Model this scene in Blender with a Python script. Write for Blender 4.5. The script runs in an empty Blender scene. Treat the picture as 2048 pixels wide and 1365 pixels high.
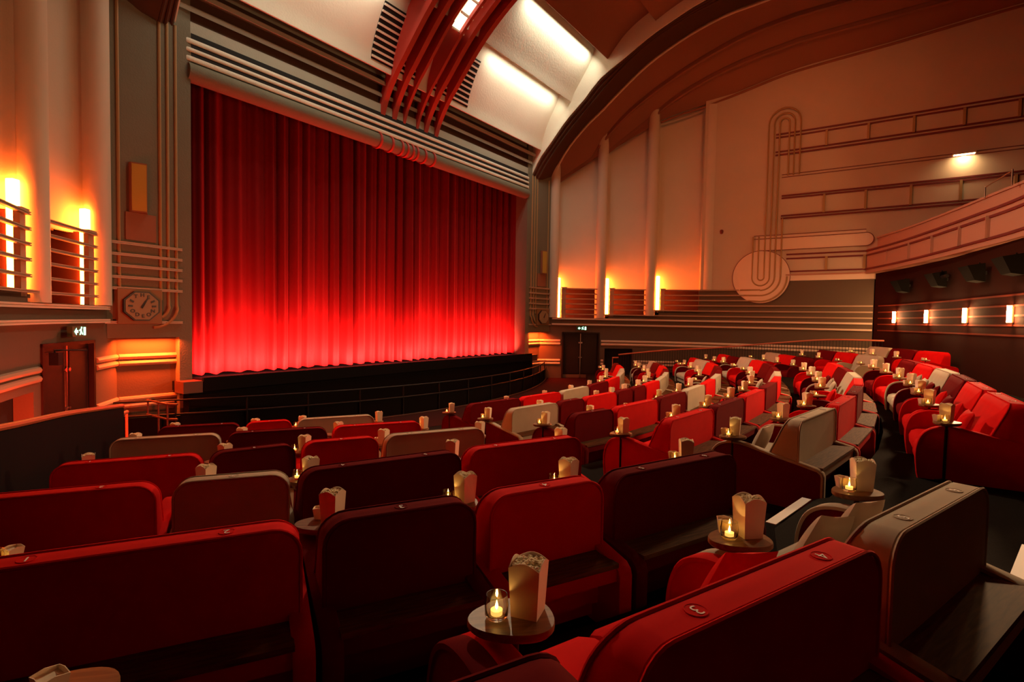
import bpy, math, random
from mathutils import Vector, Matrix
random.seed(7)
S = bpy.context.scene
COL = S.collection
# ------------------------------------------------------------------ camera
YAW, PIT, ROL = math.radians(54.9585), math.radians(-2.25685), math.radians(1.01452)
cam_d = bpy.data.cameras.new('camera'); cam_d.sensor_width = 36.0; cam_d.lens = 1085.344/2048*36.0
cam_d.clip_start = .03; cam_d.clip_end = 200
cam = bpy.data.objects.new('camera', cam_d); COL.objects.link(cam)
fw = Vector((math.sin(YAW)*math.cos(PIT), math.cos(YAW)*math.cos(PIT), math.sin(PIT)))
rt = Vector((math.cos(YAW), -math.sin(YAW), 0)); up = rt.cross(fw)
r2 = math.cos(ROL)*rt+math.sin(ROL)*up; u2 = -math.sin(ROL)*rt+math.cos(ROL)*up
M = Matrix((r2, u2, -fw)).transposed().to_4x4(); M.translation = Vector((-12.6042, 0, 2.614))
cam.matrix_world = M
S.camera = cam
# ------------------------------------------------------------------ world, exposure
w = bpy.data.worlds.new('world'); S.world = w; w.use_nodes = True
w.node_tree.nodes['Background'].inputs[0].default_value = (1, .35, .15, 1)
w.node_tree.nodes['Background'].inputs[1].default_value = 0.0
S.view_settings.view_transform = 'Standard'; S.view_settings.look = 'None'
S.view_settings.exposure = 0.0; S.view_settings.gamma = 1.0; S.view_settings.use_curve_mapping = False
# ------------------------------------------------------------------ hall lamps, some of them added and unseen
def area(name, loc, target, sx, sy, power, color, spread=180, shape='RECTANGLE'):
    L = bpy.data.lights.new(name, 'AREA'); L.shape = shape; L.size = sx; L.size_y = sy
    L.energy = power; L.color = color; L.spread = math.radians(spread)
    o = bpy.data.objects.new(name, L); COL.objects.link(o); o.location = loc
    d = Vector(target)-Vector(loc); o.rotation_euler = d.to_track_quat('-Z', 'Y').to_euler(); return o
def spot(name, loc, target, power, color, ang, blend=.6, rad=.15):
    L = bpy.data.lights.new(name, 'SPOT'); L.energy = power; L.color = color
    L.spot_size = math.radians(ang); L.spot_blend = blend; L.shadow_soft_size = rad
    o = bpy.data.objects.new(name, L); COL.objects.link(o); o.location = loc
    d = Vector(target)-Vector(loc); o.rotation_euler = d.to_track_quat('-Z', 'Y').to_euler(); return o
WARM = (1, .66, .34); RED = (1, .085, .022); AMB = (1, .40, .12)
# ceiling fixture over the front of the hall (its glazed lens is built with the red fins)
area('hall_and_fill_light', (.1, 10.55, 11.55), (-2, 1, 1), .5, .8, 680, (1,.76,.47), 125)
area('hall_and_fill_light', (0, 4.0, 14.3), (0, 3.5, 0), 1.2, 1.2, 130, (1,.36,.14), 150)  # added lamp without a fixture, warm fill from overhead
area('hall_and_fill_light', (6.0, 3.0, 14.2), (9, 3.5, 3), 1.0, 1.0, 170, (1,.22,.06), 160)  # added lamp without a fixture, reddens the right wall
# added unseen lamp below the balcony edge, brightening the centre sofa backs
area('hall_and_fill_light', (2.4, -1.7, 4.5), (-4, 2.6, 1.0), .9, .5, 380, (1,.58,.28), 150)
# coves above the screen: battens hidden behind the edge of the ceiling steps
for sx in (-4.55, 4.55):
    area('cove_light', (sx, 9.85, 12.95), (sx, 10.9, 11.9), 4.4, .3, 78, (1,.92,.70), 170)
    area('cove_light', (sx, 11.35, 11.6), (sx, 12.2, 10.8), 4.4, .12, 60, (1,.92,.70), 170)
# footlights in the trough at the curtain
area('footlight', (0, 13.05, 1.16), (0, 13.49, 1.60), 12.9, .08, 2500, (1,.05,.03), 112)
area('footlight', (0, 13.05, 1.15), (0, 13.42, 1.40), 12.9, .06, 750, (1,.36,.30), 104)
# niche lamps under the clock panels
for s in (-1, 1):
    area('niche_light', (s*7.6, 12.84, 2.07), (s*7.6, 13.0, 0), 1.0, .10, 150, (1,.085,.010), 170)

# added unseen red lamp behind the left balustrade, reddening the door wall
area('added_red_light', (-10.6, 8.5, .55), (-9.4, 11.5, 1.0), .5, .2, 95, (1,.06,.018), 115)
# ------------------------------------------------------------------ materials
MAT = {}
def mat(name, col, rough=.6, metal=0, emis=None, estr=0, noise=0, nscale=8, bump=0, bscale=60, sheen=0, sheen_tint=None,
        trans=0, ior=1.45, coat=0, spec=None):
    m = bpy.data.materials.new(name); m.use_nodes = True; nt = m.node_tree; b = nt.nodes['Principled BSDF']
    b.inputs['Base Color'].default_value = (*col, 1); b.inputs['Roughness'].default_value = rough
    b.inputs['Metallic'].default_value = metal
    if spec is not None: b.inputs['Specular IOR Level'].default_value = spec
    if trans: b.inputs['Transmission Weight'].default_value = trans; b.inputs['IOR'].default_value = ior
    if coat: b.inputs['Coat Weight'].default_value = coat; b.inputs['Coat Roughness'].default_value = .2
    if sheen:
        b.inputs['Sheen Weight'].default_value = sheen; b.inputs['Sheen Roughness'].default_value = .35
        b.inputs['Sheen Tint'].default_value = (*(sheen_tint or col), 1)
    if emis: b.inputs['Emission Color'].default_value = (*emis, 1); b.inputs['Emission Strength'].default_value = estr
    if noise or bump:
        tc = nt.nodes.new('ShaderNodeTexCoord')
    if noise:
        n = nt.nodes.new('ShaderNodeTexNoise'); n.inputs['Scale'].default_value = nscale; n.inputs['Detail'].default_value = 4
        nt.links.new(tc.outputs['Object'], n.inputs['Vector'])
        r = nt.nodes.new('ShaderNodeMapRange'); r.inputs['To Min'].default_value = 1-noise; r.inputs['To Max'].default_value = 1+noise
        nt.links.new(n.outputs['Fac'], r.inputs['Value'])
        mx = nt.nodes.new('ShaderNodeMix'); mx.data_type = 'RGBA'; mx.blend_type = 'MULTIPLY'; mx.inputs['Factor'].default_value = 1
        mx.inputs[6].default_value = (*col, 1); nt.links.new(r.outputs[0], mx.inputs[7]); nt.links.new(mx.outputs[2], b.inputs['Base Color'])
    if bump:
        n2 = nt.nodes.new('ShaderNodeTexNoise'); n2.inputs['Scale'].default_value = bscale; n2.inputs['Detail'].default_value = 3
        nt.links.new(tc.outputs['Object'], n2.inputs['Vector'])
        bp = nt.nodes.new('ShaderNodeBump'); bp.inputs['Strength'].default_value = bump; bp.inputs['Distance'].default_value = .02
        nt.links.new(n2.outputs['Fac'], bp.inputs['Height']); nt.links.new(bp.outputs[0], b.inputs['Normal'])
    MAT[name] = m; return m
def wood(name, c1, c2, scale=6, rough=.4):
    m = mat(name, c1, rough, spec=.22); nt = m.node_tree; b = nt.nodes['Principled BSDF']
    tc = nt.nodes.new('ShaderNodeTexCoord'); mp = nt.nodes.new('ShaderNodeMapping'); mp.inputs['Scale'].default_value = (1, 9, 9)
    n = nt.nodes.new('ShaderNodeTexNoise'); n.inputs['Scale'].default_value = scale; n.inputs['Detail'].default_value = 6; n.inputs['Distortion'].default_value = .6
    cr = nt.nodes.new('ShaderNodeValToRGB'); cr.color_ramp.elements[0].position = .35; cr.color_ramp.elements[1].position = .68
    cr.color_ramp.elements[0].color = (*c1, 1); cr.color_ramp.elements[1].color = (*c2, 1)
    nt.links.new(tc.outputs['Object'], mp.inputs[0]); nt.links.new(mp.outputs[0], n.inputs['Vector']); nt.links.new(n.outputs['Fac'], cr.inputs[0]); nt.links.new(cr.outputs[0], b.inputs['Base Color'])
    return m
mat('velvet_red', (.60,.004,.004), .85, noise=.14, nscale=5, sheen=.04, sheen_tint=(1,.02,.02), spec=.06)
mat('velvet_dark', (.12,.002,.003), .9, noise=.16, nscale=5, sheen=.04, sheen_tint=(.8,.02,.02), spec=.05)
mat('velvet_grey', (.43,.35,.255), .9, noise=.10, nscale=5, sheen=.1, sheen_tint=(.8,.65,.5), spec=.15)
mat('badge_white', (.85,.80,.72), .6)
wood('walnut', (.075,.028,.009), (.17,.07,.023), rough=.7)
wood('table_wood', (.15,.06,.024), (.28,.125,.05), 5, .45)
mat('black_metal', (.010,.008,.008), .5, spec=.3)
mat('steel', (.55,.45,.38), .3, 1)
mat('carpet', (.010,.007,.005), .95, spec=.05, noise=.3, nscale=30, bump=.3, bscale=200)
mat('stage_black', (.006,.004,.004), .85, spec=.1)
mat('stage_wood', (.10,.035,.02), .5, noise=.2, nscale=3)
mat('rail_wood_lit', (.50,.13,.06), .4)  # red light on the handrails is put into the wood colour
mat('curtain', (.115,.0035,.004), .9, noise=.08, nscale=2, spec=.1, sheen=.1, sheen_tint=(1,.1,.08))
mat('plaster_header', (.34,.33,.26), .85, noise=.06, nscale=2, bump=.3, bscale=28)
mat('plaster_wall_lit', (.60,.53,.42), .85, noise=.05, nscale=1.2, bump=.15, bscale=30)  # same wall paint made lighter, standing in for brighter light in the bays
mat('plaque', (.72,.56,.43), .8)
mat('bar_tan', (.42,.29,.20), .5)
mat('plaster_olive', (.17,.155,.11), .9, spec=.2, noise=.06, nscale=2, bump=.35, bscale=28)
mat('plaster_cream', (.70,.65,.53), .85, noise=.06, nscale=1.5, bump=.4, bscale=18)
mat('plaster_wall', (.52,.42,.31), .85, noise=.05, nscale=1.2, bump=.15, bscale=30)
mat('plaster_low', (.105,.072,.045), .85, noise=.05, nscale=1.2, bump=.15, bscale=30)
mat('paint_column', (.58,.49,.38), .7)
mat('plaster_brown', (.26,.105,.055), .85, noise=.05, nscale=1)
mat('trim_cream', (.66,.52,.40), .5)
mat('trim_gold', (.36,.22,.09), .5, .1)
mat('trim_brown', (.07,.032,.016), .8, spec=.2)
mat('trim_maroon', (.14,.012,.012), .6)
mat('recess_red', (.045,.006,.005), .7)
mat('dark_gap', (.006,.004,.003), .9)
mat('fin_red', (.40,.026,.012), .6)
mat('rear_red', (.030,.0045,.002), .9, spec=.08, noise=.08, nscale=2)
mat('rear_band', (.17,.03,.015), .8, spec=.1)
mat('balcony_front', (.42,.20,.13), .75)
mat('door_wood', (.022,.009,.006), .5, spec=.25, noise=.2, nscale=4)
mat('door_kick', (.16,.09,.05), .5)
mat('clock_board', (.22,.11,.035), .6)
mat('clock_face', (.24,.20,.115), .7)
mat('clock_ink', (.02,.012,.008), .5)
mat('speaker_amber', (.42,.29,.04), .6)
mat('card', (.82,.66,.50), .7)
mat('card_thin', (.85,.68,.48), .7)
mat('popcorn_mat', (.90,.80,.55), .8)
mat('glass', (1,.93,.78), .03, trans=1, ior=1.45)
mat('wax', (.9,.8,.55), .5, emis=(1,.55,.12), estr=1.2)
mat('flame', (1,.7,.3), .5, emis=(1,.54,.12), estr=260)
mat('tube_glow', (1,.6,.3), .5, emis=(1,.125,.012), estr=120)
mat('lens_glow', (1,.95,.8), .5, emis=(1,.86,.58), estr=3.2)
mat('sconce_glow', (1,.8,.5), .5, emis=(1,.48,.18), estr=280)
mat('lamp_glow', (1,.8,.5), .5, emis=(1,.66,.30), estr=18)
mat('exit_glow', (.5,1,.8), .5, emis=(.35,1,.62), estr=3)
mat('exit_case', (.03,.10,.05), .5)
mat('nosing', (.85,.80,.74), .6)
mat('hall_floor', (.03,.006,.005), .95, spec=.05, noise=.2, nscale=6)
mat('speaker_black', (.005,.004,.003), .9, spec=.08)
mat('carpet_black', (.01,.009,.009), .95)

# ------------------------------------------------------------------ mesh builder
class MB:
    def __init__(s): s.v = []; s.f = []; s.m = []; s.mi = 0
    def add(s, vs, fs):
        n = len(s.v); s.v += [tuple(v) for v in vs]; s.f += [tuple(i+n for i in f) for f in fs]; s.m += [s.mi]*len(fs)
        return s
    def box(s, x0, x1, y0, y1, z0, z1):
        return s.add([(x0,y0,z0),(x1,y0,z0),(x1,y1,z0),(x0,y1,z0),(x0,y0,z1),(x1,y0,z1),(x1,y1,z1),(x0,y1,z1)],
                     [(0,3,2,1),(4,5,6,7),(0,1,5,4),(1,2,6,5),(2,3,7,6),(3,0,4,7)])
    def obox(s, p, q, th, z0, z1, off=0):      # upright slab along p->q, thickness th centred at offset off (to the left)
        p = Vector(p[:2]); q = Vector(q[:2]); n = Vector((-(q-p).y, (q-p).x)).normalized()
        a = p+n*(off-th/2); b = q+n*(off-th/2); c = q+n*(off+th/2); d = p+n*(off+th/2)
        vs = [(*k, z0) for k in (a,b,c,d)]+[(*k, z1) for k in (a,b,c,d)]
        return s.add(vs, [(0,3,2,1),(4,5,6,7),(0,1,5,4),(1,2,6,5),(2,3,7,6),(3,0,4,7)])
    def prism(s, poly, z0, z1):
        n = len(poly); vs = [(x,y,z0) for x,y in poly]+[(x,y,z1) for x,y in poly]
        return s.add(vs, [tuple(range(n-1,-1,-1)), tuple(range(n,2*n))]+[(i,(i+1)%n,(i+1)%n+n,i+n) for i in range(n)])
    def prism_map(s, poly, a, b, fn):           # poly in (u,v), extruded a..b, fn(u,v,w)->xyz
        n = len(poly); vs = [fn(u,v,a) for u,v in poly]+[fn(u,v,b) for u,v in poly]
        return s.add(vs, [tuple(range(n-1,-1,-1)), tuple(range(n,2*n))]+[(i,(i+1)%n,(i+1)%n+n,i+n) for i in range(n)])
    def rings(s, rings, closed=True, cap=True):
        n = len(rings[0]); vs = [p for r in rings for p in r]; fs = []
        for k in range(len(rings)-1):
            for i in range(n if closed else n-1):
                j = (i+1) % n; fs.append((k*n+i, k*n+j, (k+1)*n+j, (k+1)*n+i))
        if cap and closed: fs += [tuple(range(n-1,-1,-1)), tuple(range((len(rings)-1)*n, len(rings)*n))]
        return s.add(vs, fs)
    def tube(s, path, r, n=8, closed=False, flat=None, cap=True):
        P = [Vector(p) for p in path]; R = []; N = len(P)
        ref = None
        for i in range(N):
            if closed: t = (P[(i+1)%N]-P[i-1])
            else: t = P[min(i+1,N-1)]-P[max(i-1,0)]
            t.normalize()
            if ref is None: ref = Vector((0,0,1)) if abs(t.z) < .9 else Vector((1,0,0))
            a = ref-t*ref.dot(t)
            if a.length < 1e-4: a = Vector((0,1,0))-t*t.y
            a.normalize(); ref = a; b = t.cross(a)
            rr = r[i] if isinstance(r, (list,tuple)) else r
            ra, rb = (rr, rr) if flat is None else (rr, rr*flat)
            R.append([P[i]+a*ra*math.cos(2*math.pi*k/n)+b*rb*math.sin(2*math.pi*k/n) for k in range(n)])
        if closed: R.append(R[0]); return s.rings(R, True, False)
        return s.rings(R, True, cap)
    def lathe(s, prof, cx=0, cy=0, n=20, cap=True, sx=1, sy=1):
        return s.rings([[(cx+r*sx*math.cos(2*math.pi*k/n), cy+r*sy*math.sin(2*math.pi*k/n), z) for k in range(n)] for r, z in prof], True, cap)
    def loft(s, A, B, sub=1):                   # strip between two polylines of the same length
        n = len(A); rows = [[tuple(Vector(a).lerp(Vector(b), k/sub)) for a, b in zip(A, B)] for k in range(sub+1)]
        return s.rings(rows, False, False)
    def mirror(s):                              # add copy mirrored across X=0
        n = len(s.v); s.v += [(-x,y,z) for x,y,z in s.v]; m = len(s.f)
        s.f += [tuple(i+n for i in reversed(f)) for f in s.f[:m]]; s.m += s.m[:m]; return s
    def mirrored(s):
        o = MB(); o.v = [(-x,y,z) for x,y,z in s.v]; o.f = [tuple(reversed(f)) for f in s.f]; o.m = list(s.m); return o
    def mesh(s, name, mats, smooth=False, angle=40):
        me = bpy.data.meshes.new(name); me.from_pydata(s.v, [], s.f); me.validate()
        for m in (mats if isinstance(mats, (list,tuple)) else [mats]): me.materials.append(MAT[m])
        if any(s.m) and len(me.polygons) == len(s.m):
            me.polygons.foreach_set('material_index', s.m)
        if smooth:
            me.polygons.foreach_set('use_smooth', [True]*len(me.polygons)); me.set_sharp_from_angle(angle=math.radians(angle))
        me.update(); return me
    def build(s, name, mats, parent=None, smooth=False, angle=40, **kw):
        o = bpy.data.objects.new(name, s.mesh(name, mats, smooth, angle)); COL.objects.link(o)
        if parent: o.parent = parent
        tag(o, **kw); return o
def tag(o, label=None, cat=None, group=None, kind=None):
    if label: o['label'] = label
    if cat: o['category'] = cat
    if group: o['group'] = group
    if kind: o['kind'] = kind
    return o
def empty(name, loc, rz=0, **kw):
    o = bpy.data.objects.new(name, None); COL.objects.link(o); o.location = loc; o.rotation_euler = (0,0,rz); o.empty_display_size = .1
    return tag(o, **kw)
def child(me, name, parent):
    o = bpy.data.objects.new(name, me); COL.objects.link(o); o.parent = parent; return o
def copy_tree(o, parent=None):
    c = o.copy(); COL.objects.link(c); c.parent = parent
    for ch in list(o.children): copy_tree(ch, c)
    return c
def arc(cx, cy, r, a0, a1, n):
    return [(cx+r*math.cos(math.radians(a0+(a1-a0)*i/n)), cy+r*math.sin(math.radians(a0+(a1-a0)*i/n))) for i in range(n+1)]
def cat_rom(pts, sub=6):
    P = [Vector(p) for p in pts]; P = [P[0]*2-P[1]]+P+[P[-1]*2-P[-2]]; out = []
    for i in range(1, len(P)-2):
        for k in range(sub):
            t = k/sub; a,b,c,d = P[i-1:i+3]
            out.append(.5*((2*b)+(c-a)*t+(2*a-5*b+4*c-d)*t*t+(3*b-a-3*c+d)*t**3))
    out.append(P[-2]); return [tuple(p) for p in out]
def resample(pts, n):
    P = [Vector(p) for p in pts]; L = [0]
    for a,b in zip(P,P[1:]): L.append(L[-1]+(b-a).length)
    out = []
    for i in range(n):
        t = L[-1]*i/(n-1); k = max(j for j in range(len(L)) if L[j] <= t+1e-9); k = min(k, len(P)-2)
        out.append(tuple(P[k].lerp(P[k+1], (t-L[k])/max(1e-9, L[k+1]-L[k]))))
    return out
def text_mesh(ch, size, depth=.002, bold=.004):
    c = bpy.data.curves.new('t', 'FONT'); c.body = ch; c.size = size; c.extrude = depth; c.align_x = 'CENTER'; c.align_y = 'CENTER'; c.offset = size*bold
    o = bpy.data.objects.new('t', c); COL.objects.link(o); bpy.context.view_layer.update()
    me = bpy.data.meshes.new_from_object(o.evaluated_get(bpy.context.evaluated_depsgraph_get()))
    bpy.data.objects.remove(o); bpy.data.curves.remove(c); return me
# ================================================================== THE HALL
TR = [0]
def struct(mb, name, mats, **k): return mb.build(name, mats, kind='structure', **k)
def trim(mb, mats, **k):
    TR[0] += 1; return struct(mb, 'trim_%d' % TR[0], mats, **k)
W = [(8.15,13.06),(8.79,12.25),(9.9,10.92),(10.7,9.6),(11.35,8.4),(11.85,7.2),(12.15,6.0),(12.3,4.8),(12.38,3.0),(12.4,.65)]
def wlen(pts):
    L = [0]
    for a,b in zip(pts,pts[1:]): L.append(L[-1]+math.dist(a,b))
    return L
WF = cat_rom([(x,y,0) for x,y in W], 6); WF = [(p[0],p[1]) for p in WF]
def w_at(Y):                                    # point of the curved side wall at depth Y
    for a,b in zip(WF,WF[1:]):
        if a[1] >= Y >= b[1]:
            t = (a[1]-Y)/max(1e-9,a[1]-b[1]); return (a[0]+(b[0]-a[0])*t, Y)
    return (12.4, Y)
def w_sub(y0, y1, off=0.0, n=None):             # piece of that wall from Y=y0 down to Y=y1, shifted outward by off
    pts = [w_at(y0)]+[p for p in WF if y1 < p[1] < y0]+[w_at(y1)]
    if y1 < .65: pts = [p for p in pts if p[1] > .65]+[(12.4,.65),(12.4,y1)]
    out = []
    for i,p in enumerate(pts):
        a = pts[max(i-1,0)]; b = pts[min(i+1,len(pts)-1)]; dx, dy = b[0]-a[0], b[1]-a[1]; l = math.hypot(dx,dy) or 1
        out.append((p[0]-dy/l*off, p[1]+dx/l*off))
    return out
def strip(mb, pts, z0, z1, th):                 # wall piece of thickness th, growing outward
    n = len(pts); nn = []
    for i,p in enumerate(pts):
        a = pts[max(i-1,0)]; b = pts[min(i+1,n-1)]; dx, dy = b[0]-a[0], b[1]-a[1]; l = math.hypot(dx,dy) or 1
        nn.append((p[0]-dy/l*th, p[1]+dx/l*th))
    R = [[(*pts[i],z0),(*nn[i],z0),(*nn[i],z1),(*pts[i],z1)] for i in range(n)]
    return mb.rings(R, True, True)
YD0, YD1 = 12.25, 10.92                         # side door
YO0, YO1 = 10.72, 9.64                          # dark opening next to it
def side_wall():
    low = MB()
    strip(low, w_sub(13.06, YD0), 0, 2.75, .25); strip(low, w_sub(YD0, YD1), 2.1, 2.75, .25)
    strip(low, w_sub(YD1, YO0), 0, 2.75, .25); strip(low, w_sub(YO0, YO1), 1.38, 2.75, .25)
    return low
lowR = side_wall(); strip(lowR, w_sub(YO1, .65), 0, 2.75, .25)
strip(lowR, w_sub(10.6, .65), 2.75, 2.91, .25); strip(lowR, w_sub(8.65, .65), 2.91, 3.14, .25)
strip(lowR, w_sub(7.1, .65), 3.14, 4.08, .25); strip(lowR, w_sub(4.2, .65), 4.08, 4.42, .25)
struct(lowR, 'wall_right', 'plaster_low', smooth=True)
lowL = side_wall(); strip(lowL, w_sub(YO1, 5.4), 0, 2.75, .25)
strip(lowL, w_sub(10.6, 5.4), 2.75, 2.91, .25); strip(lowL, w_sub(8.65, 5.4), 2.91, 3.14, .25); strip(lowL, w_sub(7.1, 5.4), 3.14, 4.08, .25)
struct(lowL.mirrored(), 'wall_left', 'plaster_low', smooth=True)
# upper side walls above the dado
upR = MB(); strip(upR, w_sub(7.05, 4.2), 4.08, 15.5, .25); strip(upR, w_sub(4.2, -7), 4.42, 15.5, .25)
struct(upR, 'wall_right_upper', 'plaster_wall', smooth=True)
upL = MB(); strip(upL, w_sub(7.05, 5.4), 4.08, 15.5, .25); struct(upL.mirrored(), 'wall_left_upper', 'plaster_wall', smooth=True); upL = MB()
upL.box(-13.9, -12.2, 5.15, 5.4, 0, 15.5); upL.box(-14.15, -13.9, -3.4, 5.4, 0, 15.5)
struct(upL, 'wall_left_rear', 'rear_red')
# recessed bays behind the three tubes
TUBE = [(8.70,12.40,2.76,8.8),(10.09,10.68,2.93,10.4),(11.17,8.72,3.16,11.7)]
COLC = [(8.60,12.66,8.82),(9.98,10.98,10.2),(11.09,9.06,11.6),(12.28,6.85,10.95)]
def bays():
    mb = MB(); N = (.80,.60)
    nxt = [COLC[1],COLC[2],COLC[3]]
    for k,(x,y,zs,zt) in enumerate(TUBE):
        nx, ny = [(.79,.61),(.85,.52),(.93,.36)][k]
        p0 = (x+nx*.12, y+ny*.12+.02); p1 = (x+nx*.42, y+ny*.30); q = nxt[k]; p2 = ((x+q[0])/2+nx*.40, (y+q[1])/2+ny*.36); p3 = (q[0]+nx*.10, q[1]+ny*.10)
        P = [(x+nx*.12-.05, y+ny*.12+.08,0),(p1[0],p1[1],0),(p2[0],p2[1],0),(p3[0],p3[1],0)]
        P = cat_rom(P, 6); strip(mb, [(a,b) for a,b,c in P], 4.10, 15, .08)
    return mb
struct(bays(), 'wall_right_bays', 'plaster_wall_lit', smooth=True)
struct(bays().mirrored(), 'wall_left_bays', 'plaster_wall', smooth=True)
# floors of the bays
fl = MB(); dk = MB()
for k,(x,y,zs,zt) in enumerate(TUBE):
    pts = w_sub(y, [10.7,8.7,7.0][k]); o = w_sub(y, [10.7,8.7,7.0][k], 1.3)
    fl.prism(pts+o[::-1], zs-.12, zs-.06); dk.prism(w_sub(y-.02, [10.7,8.7,7.0][k], 1.0)+w_sub(y-.02, [10.7,8.7,7.0][k], 1.1)[::-1], zs-.12, 4.2); dk.prism(w_sub(y+.1, y-.02, .18)+w_sub(y+.1, y-.02, 1.1)[::-1], zs-.12, 4.12); fl.prism(w_sub(y-.12, [10.7,8.7,7.0][k], .62)+w_sub(y-.12, [10.7,8.7,7.0][k], 1.3)[::-1], 4.1, 4.14)
fl.mirror(); trim(fl, 'plaster_low'); dk.mirror(); trim(dk, 'recess_red')
# half-round columns
for s in (1,-1):
    for k,(x,y,zt) in enumerate(COLC):
        r = .24 if k < 3 else .36
        mb = MB(); mb.lathe([(r,[2.75,2.75,2.9,4.05][k]),(r,zt+1.2)], x, y, 24, True)
        if s < 0: mb = mb.mirrored()
        trim(mb, 'paint_column', smooth=True)
# ---------------- fluorescent tubes lighting the bays
sides = {1:'right', -1:'left'}
for s in (1,-1):
    for k,(x,y,zs,zt) in enumerate(TUBE):
        nx, ny = [(.79,.61),(.85,.52),(.93,.36)][k]
        zt2 = zs+[1.85,1.7,1.6][k]
        e = empty('wall_light', (s*(x+nx*.16), y+ny*.16, zs-.05), label='tall glowing amber tube light in the %s bay of the %s wall' % (['stage-end','middle','rearmost'][k], sides[s]), cat='wall light', group='tube lights in the wall bays')
        MB().lathe([(.001,.04),(.08,.04),(.08,zt2-zs-.02),(.001,zt2-zs)], n=18).build('glass_tube', 'tube_glow', e, smooth=True)
        MB().lathe([(.09,0),(.09,.045)], n=18).build('base', 'black_metal', e)
# ---------------- horizontal bars and mouldings along the side walls
BZ = [4.06,3.83,3.605,3.376,3.14,2.91,2.70,2.45]
def bar(mb, pts, z, h=.05, d=.07):
    P = pts; n = len(P); R = []
    for i,p in enumerate(P):
        a = P[max(i-1,0)]; b = P[min(i+1,n-1)]; dx, dy = b[0]-a[0], b[1]-a[1]; l = math.hypot(dx,dy) or 1; nx, ny = dy/l, -dx/l
        prof = [(0,-h/2),(d,-h/2),(d,-.006),(d*.7,-.006),(d*.7,.006),(d,.006),(d,h/2),(0,h/2)]
        R.append([(p[0]+nx*u, p[1]+ny*u, z+v) for u,v in prof])
    return mb.rings(R, True, True)
Tg = [12.30,10.58,8.62]; Te = [10.80,8.86]
for s in (1,-1):
    for i,z in enumerate(BZ):
        mb = MB()
        end = {1:[5.5,5.3,5.1][i] if i < 3 else .66, -1: 5.5}[s]
        if s == -1: end = 5.5
        if i < 4: segs = [(Tg[0],Te[0]),(Tg[1],Te[1]),(Tg[2],end)]
        elif i == 4: segs = [(Tg[0],Te[0]),(Tg[1],end)] if 0 else [(Tg[0],Te[0]),(Tg[1],end)]
        elif i == 5: segs = [(Tg[0],end)]
        else: segs = [(12.62,end)]
        for a,b in segs: bar(mb, w_sub(a,b,-.0), z, .05 if i < 6 else .07, .07 if i < 6 else .10)
        if s < 0: mb = mb.mirrored()
        trim(mb, 'bar_tan' if i < 6 else 'trim_cream')
    mb = MB()                                   # end posts carrying the bars
    for k,Y in enumerate(Tg):
        strip(mb, w_sub(Y, Y-.16, 0), TUBE[k][2]-.1, 4.12, .08)
        strip(mb, w_sub(Y+.02, Y-.2, -.04), 4.09, 4.125, .14)
    if s < 0: mb = mb.mirrored()
    trim(mb, 'bar_tan')
    for z0,y1 in ((1.70,.66),(1.56,.66),(.81,8.0),(.67,8.0)):      # round mouldings
        mb = MB(); y1 = y1 if s > 0 else max(y1,5.5)
        for a,b in ((13.06,YD0+.06),(YD1-.06,YO0+.03 if z0 < 1.4 else y1),) if z0 > 1.4 else ((13.06,YD0+.06),(YD1-.06,YO0+.05),(YO1-.03,y1)):
            mb.tube([(p[0],p[1],z0) for p in w_sub(a,b,-.0)], .055, 8)
        mb.tube([(8.12,13.05,z0),(6.98,13.05,z0)], .055, 8)
        if s < 0: mb = mb.mirrored()
        trim(mb, 'trim_cream' if s > 0 else 'bar_tan', smooth=True)  # left copy darker: dimmer light put into its colour
    # niche back wall and soffit, splayed clock panel above it
    mb = MB(); mb.box(6.9,8.3,13.06,13.3,0,2.4); mb = mb if s > 0 else mb.mirrored(); struct(mb, 'wall_niche_%s' % sides[s], 'plaster_low')
    mb = MB(); mb.prism([(6.75,12.9),(7.02,12.88),(8.52,12.70),(8.62,12.95),(8.5,13.6),(6.75,13.6)], 2.1, 15)
    mb.prism([(6.75,12.9),(7.02,12.88),(7.05,13.6),(6.78,13.6)], 0, 2.1)
    mb = mb if s > 0 else mb.mirrored(); struct(mb, 'wall_proscenium_%s' % sides[s], 'plaster_olive')
    def pf(x): return 12.88+(x-7.02)*(-.12) if x > 7.02 else 12.9     # face of the panel at x
    for x in (7.08,7.25,7.41):                                        # vertical gold ribs, two of them curling under
        mb = MB(); path = [(x,pf(x)-.01,8.80),(x,pf(x)-.01,2.80 if x < 7.3 else 2.9)]
        if x < 7.3:
            r = {7.08:.48,7.25:.31}[x]; path += [(x+r-r*math.cos(t), pf(x+r)-.01, 2.80-r*math.sin(t)) for t in [i*math.pi/16 for i in range(1,9)]]
        mb.tube(path, .032, 8); mb = mb if s > 0 else mb.mirrored(); trim(mb, 'trim_gold', smooth=True)
    mb = MB(); mb.tube([(8.2,pf(8.2)-.01,8.8),(8.2,pf(8.2)-.01,2.9)], .032, 8); mb = mb if s > 0 else mb.mirrored(); trim(mb, 'trim_gold', smooth=True)
    for z in (4.018,3.788,3.562,3.333,3.106,2.421):                   # short bars across the panel
        mb = MB(); mb.prism([(6.97,pf(7)-.07),(8.5,pf(8.5)-.07),(8.5,pf(8.5)+.01),(6.97,pf(7)+.01)], z-.028, z-.005)
        mb.prism([(6.97,pf(7)-.07),(8.5,pf(8.5)-.07),(8.5,pf(8.5)+.01),(6.97,pf(7)+.01)], z+.005, z+.028)
        mb.prism([(6.97,pf(7)-.05),(8.5,pf(8.5)-.05),(8.5,pf(8.5)+.01),(6.97,pf(7)+.01)], z-.005, z+.005)
        mb = mb if s > 0 else mb.mirrored(); trim(mb, 'bar_tan')
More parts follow.
